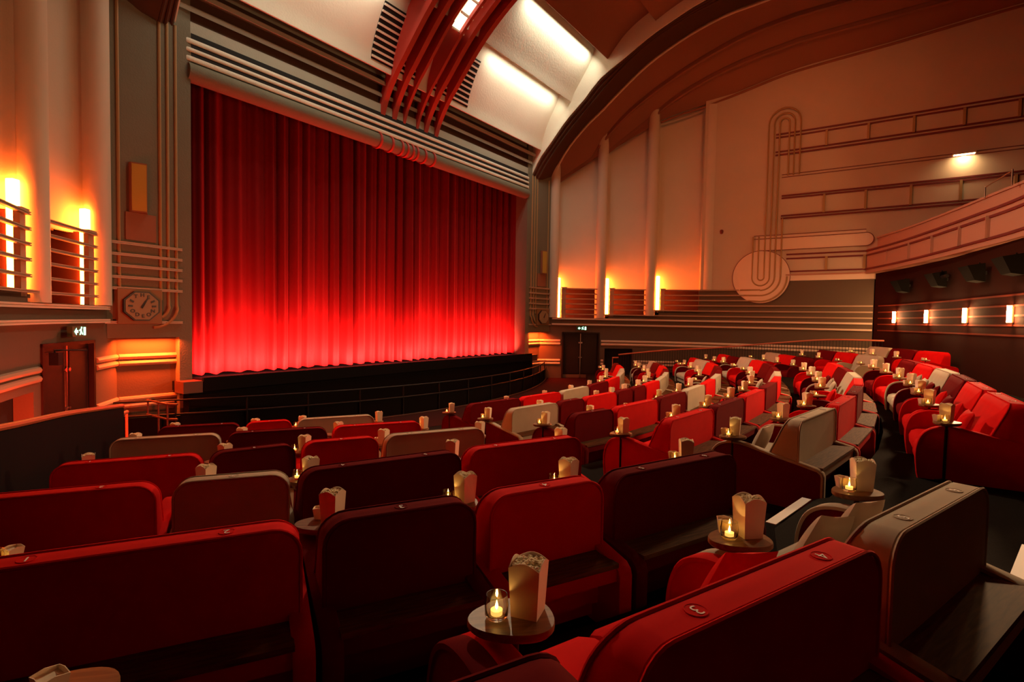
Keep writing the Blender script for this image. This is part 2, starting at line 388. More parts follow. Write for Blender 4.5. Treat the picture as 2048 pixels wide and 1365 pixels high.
    mb = MB(); mb.prism([(7.5,pf(7.5)-.03),(8.08,pf(8.08)-.03),(8.08,pf(8.08)+.01),(7.5,pf(7.5)+.01)], 4.10, 4.66)
    mb = mb if s > 0 else mb.mirrored(); trim(mb, 'plaster_brown')
    # amber wedge speaker
    e = empty('wall_speaker', (s*7.84, pf(7.84)-.01, 4.66), label='slim amber wedge-shaped speaker high on the %s clock panel' % sides[s], cat='speaker', group='speakers on the clock panels')
    mb = MB(); mb.prism([(-.17,0),(.17,0),(.10,-.17),(-.16,-.10)], 0, 1.0)
    if s < 0: pass
    mb.build('case', 'plaster_brown', e)
    MB().add([(-.15,-.112,.03),(.09,-.178,.03),(.09,-.178,.97),(-.15,-.112,.97),(-.15,-.10,.03),(.09,-.168,.03),(.09,-.168,.97),(-.15,-.10,.97)],[(0,1,2,3),(4,7,6,5),(0,4,5,1),(1,5,6,2),(2,6,7,3),(3,7,4,0)]).build('grille', 'speaker_amber', e)
    # clock
    cx, cz, R = 7.85, 2.756, .318
    e = empty('wall_clock', (s*cx, pf(cx)-.02, cz), s*-.12*0-s*.12, label='octagonal clock on a square wooden board on the %s side of the stage' % sides[s], cat='clock')
    e.rotation_euler = (0,0,-s*.119)
    MB().box(-.42,.42,-.07,.03,-.36,.345).build('board', 'clock_board', e)
    octo = lambda r: [(r*math.cos(math.radians(22.5+45*i))*1.14, r*math.sin(math.radians(22.5+45*i))) for i in range(8)]
    MB().prism_map(octo(R*1.02), -.13, -.06, lambda u,v,q: (u,q,v)).build('rim', 'clock_ink', e)
    face = MB().prism_map(octo(R*.93), -.137, -.12, lambda u,v,q: (u,q,v)).build('clock_face', 'clock_face', e)
    h = MB()
    for a,l,wd in ((32,.19,.035),(31,.13,.05)):
        ca, sa = math.sin(math.radians(a)), math.cos(math.radians(a))
        pts = [(-.04*ca+wd/2*sa,-.04*sa-wd/2*ca),(l*ca+wd/3*sa,l*sa-wd/3*ca),(l*ca-wd/3*sa,l*sa+wd/3*ca),(-.04*ca-wd/2*sa,-.04*sa+wd/2*ca)]
        h.prism_map(pts, -.150, -.139, lambda u,v,q: (u,q,v))
    h.build('hands', 'clock_ink', e)
    if s < 0:
        for ch,u,v in (('T',-.125,.195),('H',0,.225),('E',.115,.185),('O',-.185,-.105),('D',-.10,-.175),('E',.01,-.205),('O',.12,-.175),('N',.20,-.10)):
            me = text_mesh(ch, .098, .003, .03); me.materials.append(MAT['clock_ink']); o = child(me, 'letter', e)
            o.location = (u,-.140,v); o.rotation_euler = (math.radians(90),0,0); o.scale = (1.15,1,1)
        tk = MB()
        for u,v,a in ((-.20,.10,28),(-.225,0,4),(.20,.10,-28),(.225,0,-4)):
            c, sn = math.cos(math.radians(-a)), math.sin(math.radians(-a))
            tk.prism_map([(u+(p*c-q*sn), v+(p*sn+q*c)) for p,q in ((-.04,-.018),(.04,-.018),(.04,.018),(-.04,.018))], -.146, -.137, lambda a_,b_,q_: (a_,q_,b_))
        tk.build('hour_ticks', 'clock_ink', e)
# ---------------- side doors
def door(s, n):
    p = Vector((8.79,12.25)); q = Vector((9.9,10.92)); d = (q-p).normalized(); L = (q-p).length; nrm = Vector((d.y,-d.x))   # into the room
    ang = math.atan2(d.y, d.x)
    e = empty('door_%d' % n, (s*p.x, p.y, 0), kind='structure'); e.rotation_euler = (0,0, ang if s > 0 else math.pi-ang)
    k = 1 if s > 0 else -1                       # local y toward outside (+) for the right side
    def bx(x0,x1,y0,y1,z0,z1,mb): return mb.box(x0,x1,min(k*y0,k*y1),max(k*y0,k*y1),z0,z1)
    fr = MB(); bx(0,.06,-.03,.16,0,2.1,fr); bx(L-.06,L,-.03,.16,0,2.1,fr); bx(0,L,-.03,.16,2.04,2.1,fr); fr.build('door_frame', 'door_wood', e)
    for i in range(2):
        a = .065+i*(L/2-.06); b = a+L/2-.075
        m = MB(); bx(a,b,.06,.10,.01,2.03,m); bx(a+.09,b-.09,.048,.062,.25,1.92,m)
        for (u0,u1,v0,v1) in ((a+.08,b-.08,.22,.245),(a+.08,b-.08,1.925,1.95),(a+.075,a+.095,.22,1.95),(b-.095,b-.075,.22,1.95)): bx(u0,u1,.038,.062,v0,v1,m)
        lf = m.build('door_leaf', 'door_wood', e)
        bx(a+.01,b-.01,.045,.062,.02,.17,MB()).build('kick_plate', 'door_kick', lf)
        hx = b-.05 if i == 0 else a+.05
        hm = MB(); hm.tube([(hx,k*.02,1.62),(hx,k*.06,1.62)], .035, 12); hm.build('door_handle', 'steel', lf, smooth=True)
        hm = MB(); hm.tube([(hx,k*.02,.95),(hx,k*.06,.95)], .02, 10); hm.build('lock', 'steel', lf, smooth=True)
    m = MB(); bx(L/2-.012,L/2+.012,.035,.065,.02,2.03,m); m.build('meeting_strip', 'steel', e)
    m = MB(); bx(0,L,.18,.24,0,2.1,m); m.build('lobby_back', 'dark_gap', e)
door(1, 1); door(-1, 2)
for s in (1,-1):                                  # dark openings next to the doors
    mb = MB(); mb.prism(w_sub(YO0+.1,YO1-.1,.26)+w_sub(YO0+.1,YO1-.1,.9)[::-1], 0, 1.5)
    mb = mb if s > 0 else mb.mirrored(); trim(mb, 'dark_gap')
# door closer cameras over the left door
e = empty('security_camera', (-9.72,10.90,1.88), math.radians(40), label='small black camera box beside the top of the left door', cat='camera')
MB().box(-.05,.05,-.08,.06,-.12,.08).build('case', 'black_metal', e); MB().tube([(0,0,.08),(0,.02,.12),(.35,-.25,.10)], .012, 8).build('arm', 'black_metal', e)
# exit signs
for s in (1,-1):
    x, y = 9.35, 11.58; a = math.atan2(10.92-12.25, 9.9-8.79)
    e = empty('exit_sign', (s*(x-.10), y-.08, 2.28), label='small glowing green exit sign above the %s side door' % sides[s], cat='exit sign')
    e.rotation_euler = (0,0, a if s > 0 else math.pi-a+math.pi)
    ff = 1
    MB().box(-.24,.24,-.03,.05,-.09,.09).build('case', 'exit_case', e)
    g = MB()
    g.prism_map([(-.18,0),(-.11,.06),(-.11,.022),(-.06,.022),(-.06,-.022),(-.11,-.022),(-.11,-.06)], -.036,-.031, lambda u,v,q:(u,q,v))    # arrow
    g.prism_map([(-.01,-.06),(.02,-.06),(.05,-.01),(.08,-.06),(.105,-.05),(.06,.01),(.06,.04),(.03,.045),(-.02,.02),(-.01,.005),(.025,.02),(.025,-.005)], -.036,-.031, lambda u,v,q:(u,q,v))
    g.prism_map([(.06+.018*math.cos(t*.785),.062+.018*math.sin(t*.785)) for t in range(8)], -.036,-.031, lambda u,v,q:(u,q,v))
    g.prism_map([(.13,-.07),(.20,-.07),(.20,.07),(.13,.07)], -.036,-.031, lambda u,v,q:(u,q,v))
    g.build('pictogram', 'exit_glow', e)
# ---------------- header over the screen
mb = MB(); mb.box(-6.76,6.76,12.9,13.3,8.19,9.05); mb.box(-7.1,7.1,12.98,13.3,9.0,10.2); struct(mb, 'wall_header', 'plaster_header')
for z0,z1 in ((8.68,8.80),(8.48,8.57),(8.30,8.39)):
    mb = MB(); mb.box(-6.74,6.74,12.893,12.905,z0,z1); trim(mb, 'dark_gap')
for z0,z1 in ((8.57,8.68),(8.39,8.48),(8.19,8.30)):
    zc = (z0+z1)/2; h = (z1-z0)/2
    prof = [(12.92,zc-h),(12.885,zc-h),(12.872,zc-h*.7),(12.87,zc),(12.872,zc+h*.7),(12.885,zc+h),(12.92,zc+h)]
    mb = MB(); xs = [-6.84,-6.80,-6.76]+[6.76,6.80,6.84]
    R = [[(x, 12.92-(12.92-y)*({-6.84:.55,6.84:.55,-6.80:.85,6.80:.85}.get(x,1)), z) for y,z in prof] for x in xs]
    mb.rings(R, True, True); trim(mb, 'plaster_cream', smooth=True, angle=50)
mb = MB(); mb.tube([(-6.8,13.0,7.98),(-6.3,13.0,7.98),(6.3,13.0,7.98),(6.78,13.0,7.98)], .21, 20); mb.box(-6.9,6.9,13.0,13.35,7.9,8.2); trim(mb, 'plaster_olive', smooth=True)  # darker olive stands in for shade on the roll
for i,x in enumerate((-1.37,-.91,-.5,-.27,-.04,.16,.53,.95)):
    mb = MB(); mb.lathe([(.212,-.035),(.25,-.035),(.25,.035),(.212,.035)], n=24, cap=False)
    mb.v = [(v[2]+x, v[0]+13.0, v[1]+7.98) for v in mb.v]; trim(mb, 'fin_red', smooth=True)
# ledges above the header
for y0,z0,z1,m in ((12.85,9.24,9.38,'trim_cream'),(12.68,9.54,9.67,'trim_cream')):
    mb = MB(); mb.add([(-7.0,13.0,z0+.10),(-7.0,y0,z0),(-7.0,y0,z1-.03),(-7.0,y0+.03,z1),(-7.0,13.0,z1+.02),(7.0,13.0,z0+.10),(7.0,y0,z0),(7.0,y0,z1-.03),(7.0,y0+.03,z1),(7.0,13.0,z1+.02)],
        [(0,1,2,3,4),(9,8,7,6,5),(0,5,6,1),(1,6,7,2),(2,7,8,3),(3,8,9,4),(4,9,5,0)]); trim(mb, 'plaster_header')
mb = MB(); mb.box(-7.02,7.02,12.955,12.985,9.03,9.9); trim(mb, 'trim_brown')
# ---------------- ceiling steps over the screen (lines of constant section across the hall)
def yz(prof, th, x0=-7.06, x1=7.06):
    mb = MB(); n = len(prof); up_ = []
    for i,(y,z) in enumerate(prof):
        a = prof[max(i-1,0)]; b = prof[min(i+1,n-1)]; dy, dz = b[0]-a[0], b[1]-a[1]; l = math.hypot(dy,dz); up_.append((y-dz/l*(-th), z+(-dy)/l*th))
    ring = lambda x: [(x,y,z) for y,z in prof]+[(x,y,z) for y,z in up_[::-1]]
    return mb.rings([ring(x0), ring(x1)], True, True)
def sm(p, k=5): return [(q[1],q[2]) for q in cat_rom([(0,y,z) for y,z in p], k)]
P1 = sm([(12.45,9.80),(12.38,10.25),(12.15,10.85),(11.85,11.4),(11.62,11.9),(11.5,12.2)])
P2 = sm([(11.06,11.52),(10.92,11.85),(10.55,12.4),(10.2,12.95),(10.0,13.5)])
P3 = sm([(9.48,12.82),(9.15,13.2),(8.76,13.58),(8.3,13.88),(7.88,14.08)]); P3.append((7.6,14.3))
P4 = sm([(7.58,13.72),(7.0,13.98),(6.2,14.25),(4.8,14.55),(2.0,14.85),(-2,15.0),(-7,15.1)])
struct(yz(P1,.06), 'ceiling', 'plaster_cream', smooth=True)
struct(yz(P2,.06), 'ceiling_step', 'plaster_cream', smooth=True)
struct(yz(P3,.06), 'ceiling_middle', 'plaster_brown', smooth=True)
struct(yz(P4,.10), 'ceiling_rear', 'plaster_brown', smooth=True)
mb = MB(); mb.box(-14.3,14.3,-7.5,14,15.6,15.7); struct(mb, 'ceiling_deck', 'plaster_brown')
# ---------------- sweeping arches along both sides of the ceiling
cA = [(7.1,12.93,8.78),(7.1,12.51,9.48),(7.1,12.0,10.02),(7.1,11.51,10.57),(7.1,11.08,10.99),(7.1,10.45,11.5),(7.1,9.81,12.13),(7.1,8.79,12.68),(7.1,7.84,13.19),(7.1,6.94,13.55),(7.1,5.78,13.92),(7.1,3.5,14.3),(7.1,0,14.6),(7.1,-7,14.8)]
cA2 = [(7.45,12.79,8.71),(7.45,12.15,9.59),(7.45,11.26,10.54),(7.45,10.19,11.5),(7.45,8.46,12.92),(7.45,7.06,13.54),(7.45,5.54,13.92),(7.45,3.5,14.25),(7.45,0,14.55),(7.45,-7,14.75)]
cB = [(8.4,12.80,8.80),(8.61,12.14,10.08),(8.76,11.3,11.02),(8.91,10.48,11.71),(9.03,9.82,12.32),(9.2,8.64,13.24),(9.35,7.21,13.97),(9.43,5.84,14.40),(9.5,4.68,14.55),(9.6,2.5,14.7),(9.7,-7,14.8)]
cC = [(8.72,12.62,8.72),(9.28,11.95,9.35),(9.74,11.21,10.0),(9.79,11.07,10.45),(9.98,10.24,11.38),(10.12,9.35,12.09),(10.32,8.01,12.89),(10.46,6.54,13.54),(10.56,5.17,13.98),(10.64,3.89,14.2),(10.7,2.27,14.3),(10.8,-7,14.4)]
cD = [(10.1,10.8,10.15),(10.55,10.0,10.9),(10.9,9.3,11.5),(11.13,8.26,12.3),(11.36,6.77,13.0),(11.47,5.35,13.40),(11.54,4.01,13.62),(11.6,2.74,13.75),(11.7,-7,14.0)]
cE = [(11.19,8.79,11.5),(11.6,7.9,11.85),(11.98,7.05,12.1),(12.22,5.47,12.52),(12.34,4.1,12.85),(12.4,2.79,13.0),(12.4,.52,13.15),(12.4,-3.19,13.45),(12.4,-7,13.6)]
NN = 48
rs = lambda c: resample(cat_rom(c, 5), NN)
# keep the curves in step with one another by depth
def bydepth(c, Ys):
    P = cat_rom(c, 6); out = []
    for Y in Ys:
        if Y >= P[0][1]: out.append(tuple(P[0])); continue
        for a,b in zip(P,P[1:]):
            if a[1] >= Y >= b[1]:
                t = (a[1]-Y)/max(1e-6,a[1]-b[1]); out.append(tuple(a[i]+(b[i]-a[i])*t for i in range(3))); break
        else: out.append(tuple(P[-1]))
    return out
Ys = [12.9-i*(19.8/(NN-1))*(.35+.65*i/(NN-1)) for i in range(NN)]
Ys = [12.93-(19.9)*((i/(NN-1))**1.35) for i in range(NN)]
A_, A2_, B_, C_, D_, E_ = [bydepth(c, Ys) for c in (cA,cA2,cB,cC,cD,cE)]
up1 = lambda c, dz, dx=0: [(p[0]+dx,p[1],p[2]+dz) for p in c]
for s in (1,-1):
    def put(mb, m, nm=None):
        mb = mb if s > 0 else mb.mirrored()
        if nm: struct(mb, nm+'_'+sides[s], m, smooth=True, angle=30)
        else: trim(mb, m, smooth=True, angle=30)
    # cheek wall above the inner rib
    mb = MB(); R = [[(7.06,p[1],p[2]),(7.12,p[1],p[2]),(7.12,p[1],15.6),(7.06,p[1],15.6)] for p in A_]; mb.rings(R, True, True); put(mb, 'plaster_cream', 'wall_cheek')
    mb = MB(); mb.loft(A_, up1(A2_,0)); put(mb, 'trim_brown', 'ceiling_rib_band')
    for k in range(3):
        t = (.12,.5,.88)[k]; mb = MB(); mb.tube([tuple(Vector(a).lerp(Vector(b),t)) for a,b in zip(A_,A2_)], .045, 8); put(mb, 'trim_gold' if 0 else 'trim_brown')
    mb = MB(); mb.loft(A2_, up1(B_,.05,-.05), 2); put(mb, 'trim_brown', 'ceiling_outer_band')
    mb = MB(); mb.tube(B_, .05, 8); mb.loft(B_, up1(B_,.22)); put(mb, 'trim_cream')
    mb = MB(); mb.loft(up1(B_,.10,.04), up1(C_,.16,-.05), 2); put(mb, 'plaster_brown', 'ceiling_arch_one')  # arch soffits: brown stands in for red light and shade on cream plaster
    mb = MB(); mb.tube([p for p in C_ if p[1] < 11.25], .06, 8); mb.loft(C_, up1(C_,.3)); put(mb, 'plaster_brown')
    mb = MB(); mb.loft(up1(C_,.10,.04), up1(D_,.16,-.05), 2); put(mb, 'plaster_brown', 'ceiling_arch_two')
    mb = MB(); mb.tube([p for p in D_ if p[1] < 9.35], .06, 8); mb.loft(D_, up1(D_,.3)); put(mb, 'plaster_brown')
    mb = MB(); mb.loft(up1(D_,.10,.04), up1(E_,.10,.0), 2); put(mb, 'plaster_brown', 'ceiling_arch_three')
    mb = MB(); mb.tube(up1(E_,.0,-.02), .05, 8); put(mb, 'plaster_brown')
# ---------------- red fins, glazed light, air grilles in the middle of the ceiling
near = cat_rom([(0,12.90,8.74),(0,12.72,9.2),(0,12.34,9.80),(0,11.97,10.22),(0,11.16,11.12),(0,10.5,11.72),(0,9.6,12.35),(0,8.2,13.05),(0,6.0,13.75)], 5)
far = cat_rom([(0,12.97,8.9),(0,12.91,9.35),(0,12.62,10.0),(0,12.25,10.7),(0,11.75,11.6),(0,11.0,12.4),(0,10.0,13.1),(0,8.4,13.8),(0,6.0,14.4)], 5)
nearr = resample(near, 40); farr = resample(far, 40)
for i,x in enumerate((-1.24,-.78,-.36,.21,.61,1.10)):
    th = .05 if i in (2,3) else .085
    mb = MB(); R = [[(x-th,n_[1],n_[2]),(x+th,n_[1],n_[2]),(x+th,f_[1],f_[2]),(x-th,f_[1],f_[2])] for n_,f_ in zip(nearr,farr)]
    mb.rings(R, True, True).build('ceiling_fin', 'fin_red', smooth=True, angle=30,
        label='curved red ceiling fin above the screen, %s from the left of six' % ['first','second','third','fourth','fifth','last'][i], cat='ceiling fin', group='red fins above the screen')
e = empty('ceiling_light', (.09,11.05,11.5), label='glazed ceiling light with bright square panes between the red fins', cat='ceiling light')
path = [nearr[j] for j in range(40)]
def along(d0):                                   # point on the inner fin edge a distance d0 from its pane start
    P = [Vector(p) for p in resample(near, 200)]; k0 = min(range(200), key=lambda k: (P[k]-Vector((0,11.05,11.25))).length); L = 0; k = k0
    while L < d0 and k < 198: L += (P[k+1]-P[k]).length; k += 1
    return P[k], (P[k]-P[k-1]).normalized()
mb = MB(); fr = MB()
for i in range(5):
    a, t = along(.46*i); b, _ = along(.46*i+.42)
    for u0,u1 in ((-.24,.24),):
        nrm = Vector((0,-t.z,t.y)) if t.y > 0 else Vector((0,t.z,-t.y))
        o0 = a+nrm*.12; o1 = b+nrm*.12
        pane = [(u0,o0.y-11.05,o0.z-11.5),(u1,o0.y-11.05,o0.z-11.5),(u1,o1.y-11.05,o1.z-11.5),(u0,o1.y-11.05,o1.z-11.5)]
        MB().add(pane+[(p[0],p[1]+nrm.y*.03,p[2]+nrm.z*.03) for p in pane], [(0,1,2,3),(7,6,5,4),(0,4,5,1),(1,5,6,2),(2,6,7,3),(3,7,4,0)]).build('pane', 'lens_glow', e)
    q = a+nrm*.10; fr.box(-.27,.27,q.y-11.05-.02,q.y-11.05+.02,q.z-11.5-.03,q.z-11.5+.03)
fr.build('frame', 'plaster_cream', e)
for nm,x0,x1 in (('left',-2.12,-.42),('right',.36,2.14)):
    e = empty('air_grille', ((x0+x1)/2,12.2,10.65), label='dark slatted air grille in the cream ceiling cove %s of the red fins' % nm, cat='air grille', group='air grilles in the ceiling cove')
    prof = [p for p in P1 if 9.95 < p[1] < 11.45]; n = len(prof)
    def off(j, d):
        a = prof[max(j-1,0)]; b = prof[min(j+1,n-1)]; dy, dz = b[0]-a[0], b[1]-a[1]; l = math.hypot(dy,dz); return (prof[j][0]-dz/l*d, prof[j][1]+dy/l*d)
    xc = (x0+x1)/2; R = []
    for j in range(n):
        a = off(j,.006); b = off(j,.02); R.append([(x0-xc,a[0]-12.2,a[1]-10.65),(x1-xc,a[0]-12.2,a[1]-10.65),(x1-xc,b[0]-12.2,b[1]-10.65),(x0-xc,b[0]-12.2,b[1]-10.65)])
    MB().rings(R, True, True).build('backing', 'dark_gap', e)
    pr = resample([(0,*p) for p in prof], 19); mb = MB()
    for j in range(1,18,2):
        p, q = Vector(pr[j]), Vector(pr[j+1] if j < 18 else pr[j]); t = (q-p).normalized(); nn = Vector((0,-t.z,t.y)); c = p+nn*.03
        vs = [c-t*.028-nn*.02, c+t*.028-nn*.02, c+t*.028+nn*.02, c-t*.028+nn*.02]
        mb.rings([[(x-xc, v.y-12.2, v.z-10.65) for v in vs] for x in (x0,x1)], True, True)
    mb.build('slats', 'plaster_cream', e)
# ---------------- stage, curtain, orchestra rail
mb = MB(); mb.box(-7.1,7.1,12.5,14.6,.92,1.12); mb.box(-6.95,6.95,12.62,14.6,0,.92); struct(mb, 'floor_stage', 'stage_black')
mb = MB()
for s in (1,-1): mb.box(min(s*6.72,s*7.12),max(s*6.72,s*7.12),12.48,12.9,.88,1.135)
trim(mb, 'stage_wood')
mb = MB(); mb.box(-6.7,6.7,12.48,12.56,.90,1.20); trim(mb, 'stage_black')       # lip hiding the footlight trough
mb = MB(); mb.box(-9,9,14.4,14.6,0,12); struct(mb, 'wall_backstage', 'dark_gap')
mb = MB(); nx, nz = 900, 14
for j in range(nz+1):
    z = 1.17+(8.15-1.17)*j/nz; k = j/nz
    for i in range(nx+1):
        x = -7.3+14.6*i/nx
        ph = x*2*math.pi/.43+1.0*math.sin(x*1.7)+.8*math.sin(x*3.1+1)+.5*math.sin(x*7.3)
        y = 13.74-.27*(.75+.25*math.sin(x*2.9+.7))*(1-.12*k)*abs(math.sin(ph*.5))**.6-.025*math.sin(2*ph+x)-.03*math.sin(x*2.3)*(1-k)
        mb.v.append((x+.02*math.cos(ph), y, z + (.02*math.sin(ph+1) if j == 0 else 0)))
for j in range(nz):
    for i in range(nx): a = j*(nx+1)+i; mb.f.append((a,a+1,a+nx+2,a+nx+1)); mb.m.append(0)
mb.build('stage_curtain', 'curtain', smooth=True, angle=180, label='tall pleated red velvet curtain closed across the whole stage', cat='curtain')
def pitY(x): return 10.42+.034*x*x
mb = MB(); xs = [-8.6+17.2*i/60 for i in range(61)]
e = empty('orchestra_rail', (0,10.42,0), label='low curved dark metal rail with two bars in front of the stage', cat='rail')
for nm,z,r in (('top_rail',.80,.018),('lower_rail',.50,.022)):
    MB().tube([(x,pitY(x)-10.42,z) for x in xs], r, 8).build(nm, 'black_metal', e, smooth=True)
for i in range(15):
    x = -8.6+17.2*i/14; MB().tube([(x,pitY(x)-10.42,0),(x,pitY(x)-10.42,.80)], .018, 8).build('post', 'black_metal', e)
MB().tube([(x,pitY(x)-10.42-.02,.02) for x in xs], .02, 6).build('foot_rail', 'stage_wood', e)
mb = MB(); mb.loft([(x,pitY(x)-10.42+.03,0) for x in xs],[(x,pitY(x)-10.42+.03,.46) for x in xs]); mb.loft([(x,pitY(x)-10.42+.05,.46) for x in xs],[(x,pitY(x)-10.42+.05,0) for x in xs]); mb.build('kick_panel', 'stage_black', e, smooth=True)
# ---------------- rear wall, balcony front
RW = [(p[0],p[1]) for p in cat_rom([(12.4,.62,0),(11.1,-.08,0),(8.8,-.9,0),(7.55,-1.32,0),(6.3,-1.63,0),(3.95,-2.23,0),(2,-2.6,0),(-1,-2.95,0),(-6,-3.15,0),(-14,-3.3,0)], 5)]
mb = MB(); strip(mb, RW, 0, 4.75, .2); struct(mb, 'wall_rear', 'rear_red', smooth=True)
def shift(pts, d):
    out = []
    for i,p in enumerate(pts):
        a = pts[max(i-1,0)]; b = pts[min(i+1,len(pts)-1)]; dx, dy = b[0]-a[0], b[1]-a[1]; l = math.hypot(dx,dy) or 1; out.append((p[0]-dy/l*(-d), p[1]+dx/l*(-d)))
    return out
for z in (3.376,3.135,2.905,2.68,2.45):
    mb = MB(); strip(mb, shift(RW,-.0)[1:], z-.022, z+.022, -.012); trim(mb, 'rear_band', smooth=True)
BF = [(p[0],p[1]) for p in cat_rom([(12.42,.95,0),(12.0,.75,0),(10.53,.08,0),(8.86,-.56,0),(7.11,-1.16,0),(5.57,-1.66,0),(3.98,-2.15,0),(2,-2.5,0),(-2,-2.85,0),(-14,-3.15,0)], 5)]
mb = MB(); strip(mb, BF, 4.62, 5.56, .3); mb2 = shift(BF,-.30); strip(mb, mb2, 5.56, 6.0, .2); struct(mb, 'wall_balcony', 'balcony_front', smooth=True)
for z,m,t in ((4.66,'trim_cream',.05),(4.80,'trim_maroon',.03),(5.33,'trim_maroon',.03),(5.50,'trim_maroon',.035)):
    mb = MB(); strip(mb, BF, z-.03, z+.03, -t); strip(mb, w_sub(3.72,.8,0), z-.03, z+.03, -t); trim(mb, 'balcony_front' if m == 'trim_cream' else m, smooth=True)
mb = MB(); strip(mb, mb2, 5.60, 5.64, -.012); trim(mb, 'dark_gap')
mb = MB(); strip(mb, mb2, 5.96, 6.02, -.03); trim(mb, 'balcony_front')
for x,y in ((12.36,2.28),(12.38,1.0),(11.0,.26),(9.45,-.33),(7.95,-.86),(6.4,-1.38),(5.05,-1.80)):
    mb = MB(); mb.box(x-.045,x+.045,y-.045,y+.045,4.82,5.36); trim(mb, 'trim_gold' if y > .9 else 'balcony_front')
mb = MB(); mb.tube([(5.86,-1.80,5.95),(5.86,-1.80,6.25)], .02, 8); mb.tube([(4.54,-2.14,5.95),(4.54,-2.14,6.33)], .02, 8); mb.tube([(5.86,-1.80,6.22),(4.54,-2.14,6.30)], .015, 8)
mb.build('safety_rail', 'steel', label='short steel safety rail standing on top of the balcony front', cat='rail', smooth=True)
# ---------------- decoration on the right side wall
def on_wall(Y, z, d=0): x, y = w_at(Y) if Y > .65 else (12.4, Y); return (x-d, y, z)
for zs in ((7.0,7.11,7.83,7.93),(9.63,9.76,10.35,10.48)):
    for z,t in zip(zs,(.05,.03,.03,.035)):
        mb = MB(); strip(mb, w_sub(3.98 if zs[0] < 9 else 4.27, -6.8, 0), z-.028, z+.028, -t); trim(mb, 'trim_maroon')
    for Y in (2.44,1.05,-.35,-1.78,-3.22):
        mb = MB(); x = w_at(max(Y,.65))[0]; mb.box(x-.07,x+.0,Y-.04,Y+.04,zs[1],zs[2]); trim(mb, 'trim_gold')
for z in (8.69,8.80):
    mb = MB(); strip(mb, w_sub(4.0,-6.8,0), z-.010, z+.010, -.02); trim(mb, 'trim_maroon')
# raised cream plaque: disc with a long tongue
def wall_poly(mb, poly, d0, d1):
    n = len(poly); a = [on_wall(Y,z,d0) for Y,z in poly]; b = [on_wall(Y,z,d1) for Y,z in poly]
    return mb.add(a+b, [tuple(range(n)), tuple(range(2*n-1,n-1,-1))]+[(i,i+n,(i+1)%n+n,(i+1)%n) for i in range(n)])
cY, cZ, cR = 4.66, 4.60, 1.11
disc = [(cY+cR*math.cos(t*math.pi/30), cZ+cR*math.sin(t*math.pi/30)) for t in range(60)]
mb = MB(); wall_poly(mb, disc, -.01, .035)
segY = [4.9-i*(4.9-.98)/14 for i in range(15)]
for a,b in zip(segY,segY[1:]): wall_poly(mb, [(a,5.70),(b,5.70),(b,6.21),(a,6.21)], -.01, .030); wall_poly(mb, [(a,6.21),(b,6.21),(b,6.33),(a,6.33)], -.01, .022)
wall_poly(mb, [(.98+.255*math.cos(math.pi/2+k*math.pi/10)*-1*-1, 5.955+.255*math.sin(math.pi/2+k*math.pi/10)) for k in range(11)], -.01, .030)
segY = [3.7-i*(3.7-.66)/10 for i in range(11)]
for a,b in zip(segY,segY[1:]): wall_poly(mb, [(a,4.42),(b,4.42),(b,4.64),(a,4.64)], -.01, .025)
trim(mb, 'plaque')
def line(path, r=.033, m='trim_gold', d=.045):
    mb = MB(); mb.tube([on_wall(Y,z,d) for Y,z in path], r, 6); trim(mb, m, smooth=True)
line(disc+[disc[0]], .012, 'trim_maroon', .03)
line([(4.98,6.33)]+[(4.98-i*.4,6.33) for i in range(1,10)]+[(.98,6.33)], .012, 'trim_maroon')
line([(4.98,6.20)]+[(4.98-i*.4,6.20) for i in range(1,10)]+[(.98+.0,6.21)]+[(.98-.255*math.sin(k*math.pi/12), 5.955+.255*math.cos(k*math.pi/12)) for k in range(13)]+[(1.4+i*.4,5.70) for i in range(9)], .012, 'trim_maroon')
L1,L2,L3,L4,L5 = 4.54,4.33,4.13,3.91,3.66
half = lambda cy,cz,r,a0,a1,n=14: [(cy+r*math.cos(math.radians(a0+(a1-a0)*i/n)), cz+r*math.sin(math.radians(a0+(a1-a0)*i/n))) for i in range(n+1)]
TC = 10.92
line([(4.78,6.3),(4.78,4.58)]+half(4.66,4.58,.12,0,-180)+[(L1,TC)]+half(3.95,TC,.59,0,180)+[(3.36,8.75)])
line([(5.0,6.3),(5.0,4.57)]+half(4.665,4.57,.335,0,-180)+[(L2,TC)]+half(3.95,TC,.38,0,180)+[(3.57,8.75)])
line([(5.45,4.06)]+[(4.665,4.06)]+half(4.665,4.57,.53,-90,-180)+[(L3,4.6),(L3,TC)]+half(3.95,TC,.18,0,180)+[(3.77,8.75)])
line([(5.3,3.83)]+half(4.665,4.57,.75,-90,-180)+[(L4,4.6),(L4,7.0)])
line([(5.1,3.60)]+half(4.665,4.57,1.0,-90,-180)+[(L5,4.6)])
e = empty('wall_lamp', (12.4,-1.82,8.74), label='slim downlighter glowing on the upper right wall', cat='wall lamp')
MB().box(-.22,0,-.32,.32,-.03,.05).build('housing', 'plaster_wall', e); MB().box(-.20,-.02,-.29,.29,-.036,-.031).build('lens', 'lamp_glow', e)
l = area('bulb', (12.28,-1.82,8.69), (12.32,-1.82,0), .15, .55, 26, (1,.66,.32), 170); l.parent = e; l.matrix_parent_inverse = e.matrix_basis.inverted()
e = empty('smoke_sensor', on_wall(6.27,6.62,0), label='tiny round sensor on the cream right wall', cat='sensor')
MB().lathe([(.001,-.12),(.06,-.10),(.08,0),(.06,.06),(.001,.08)], n=12).build('body', 'trim_maroon', e)
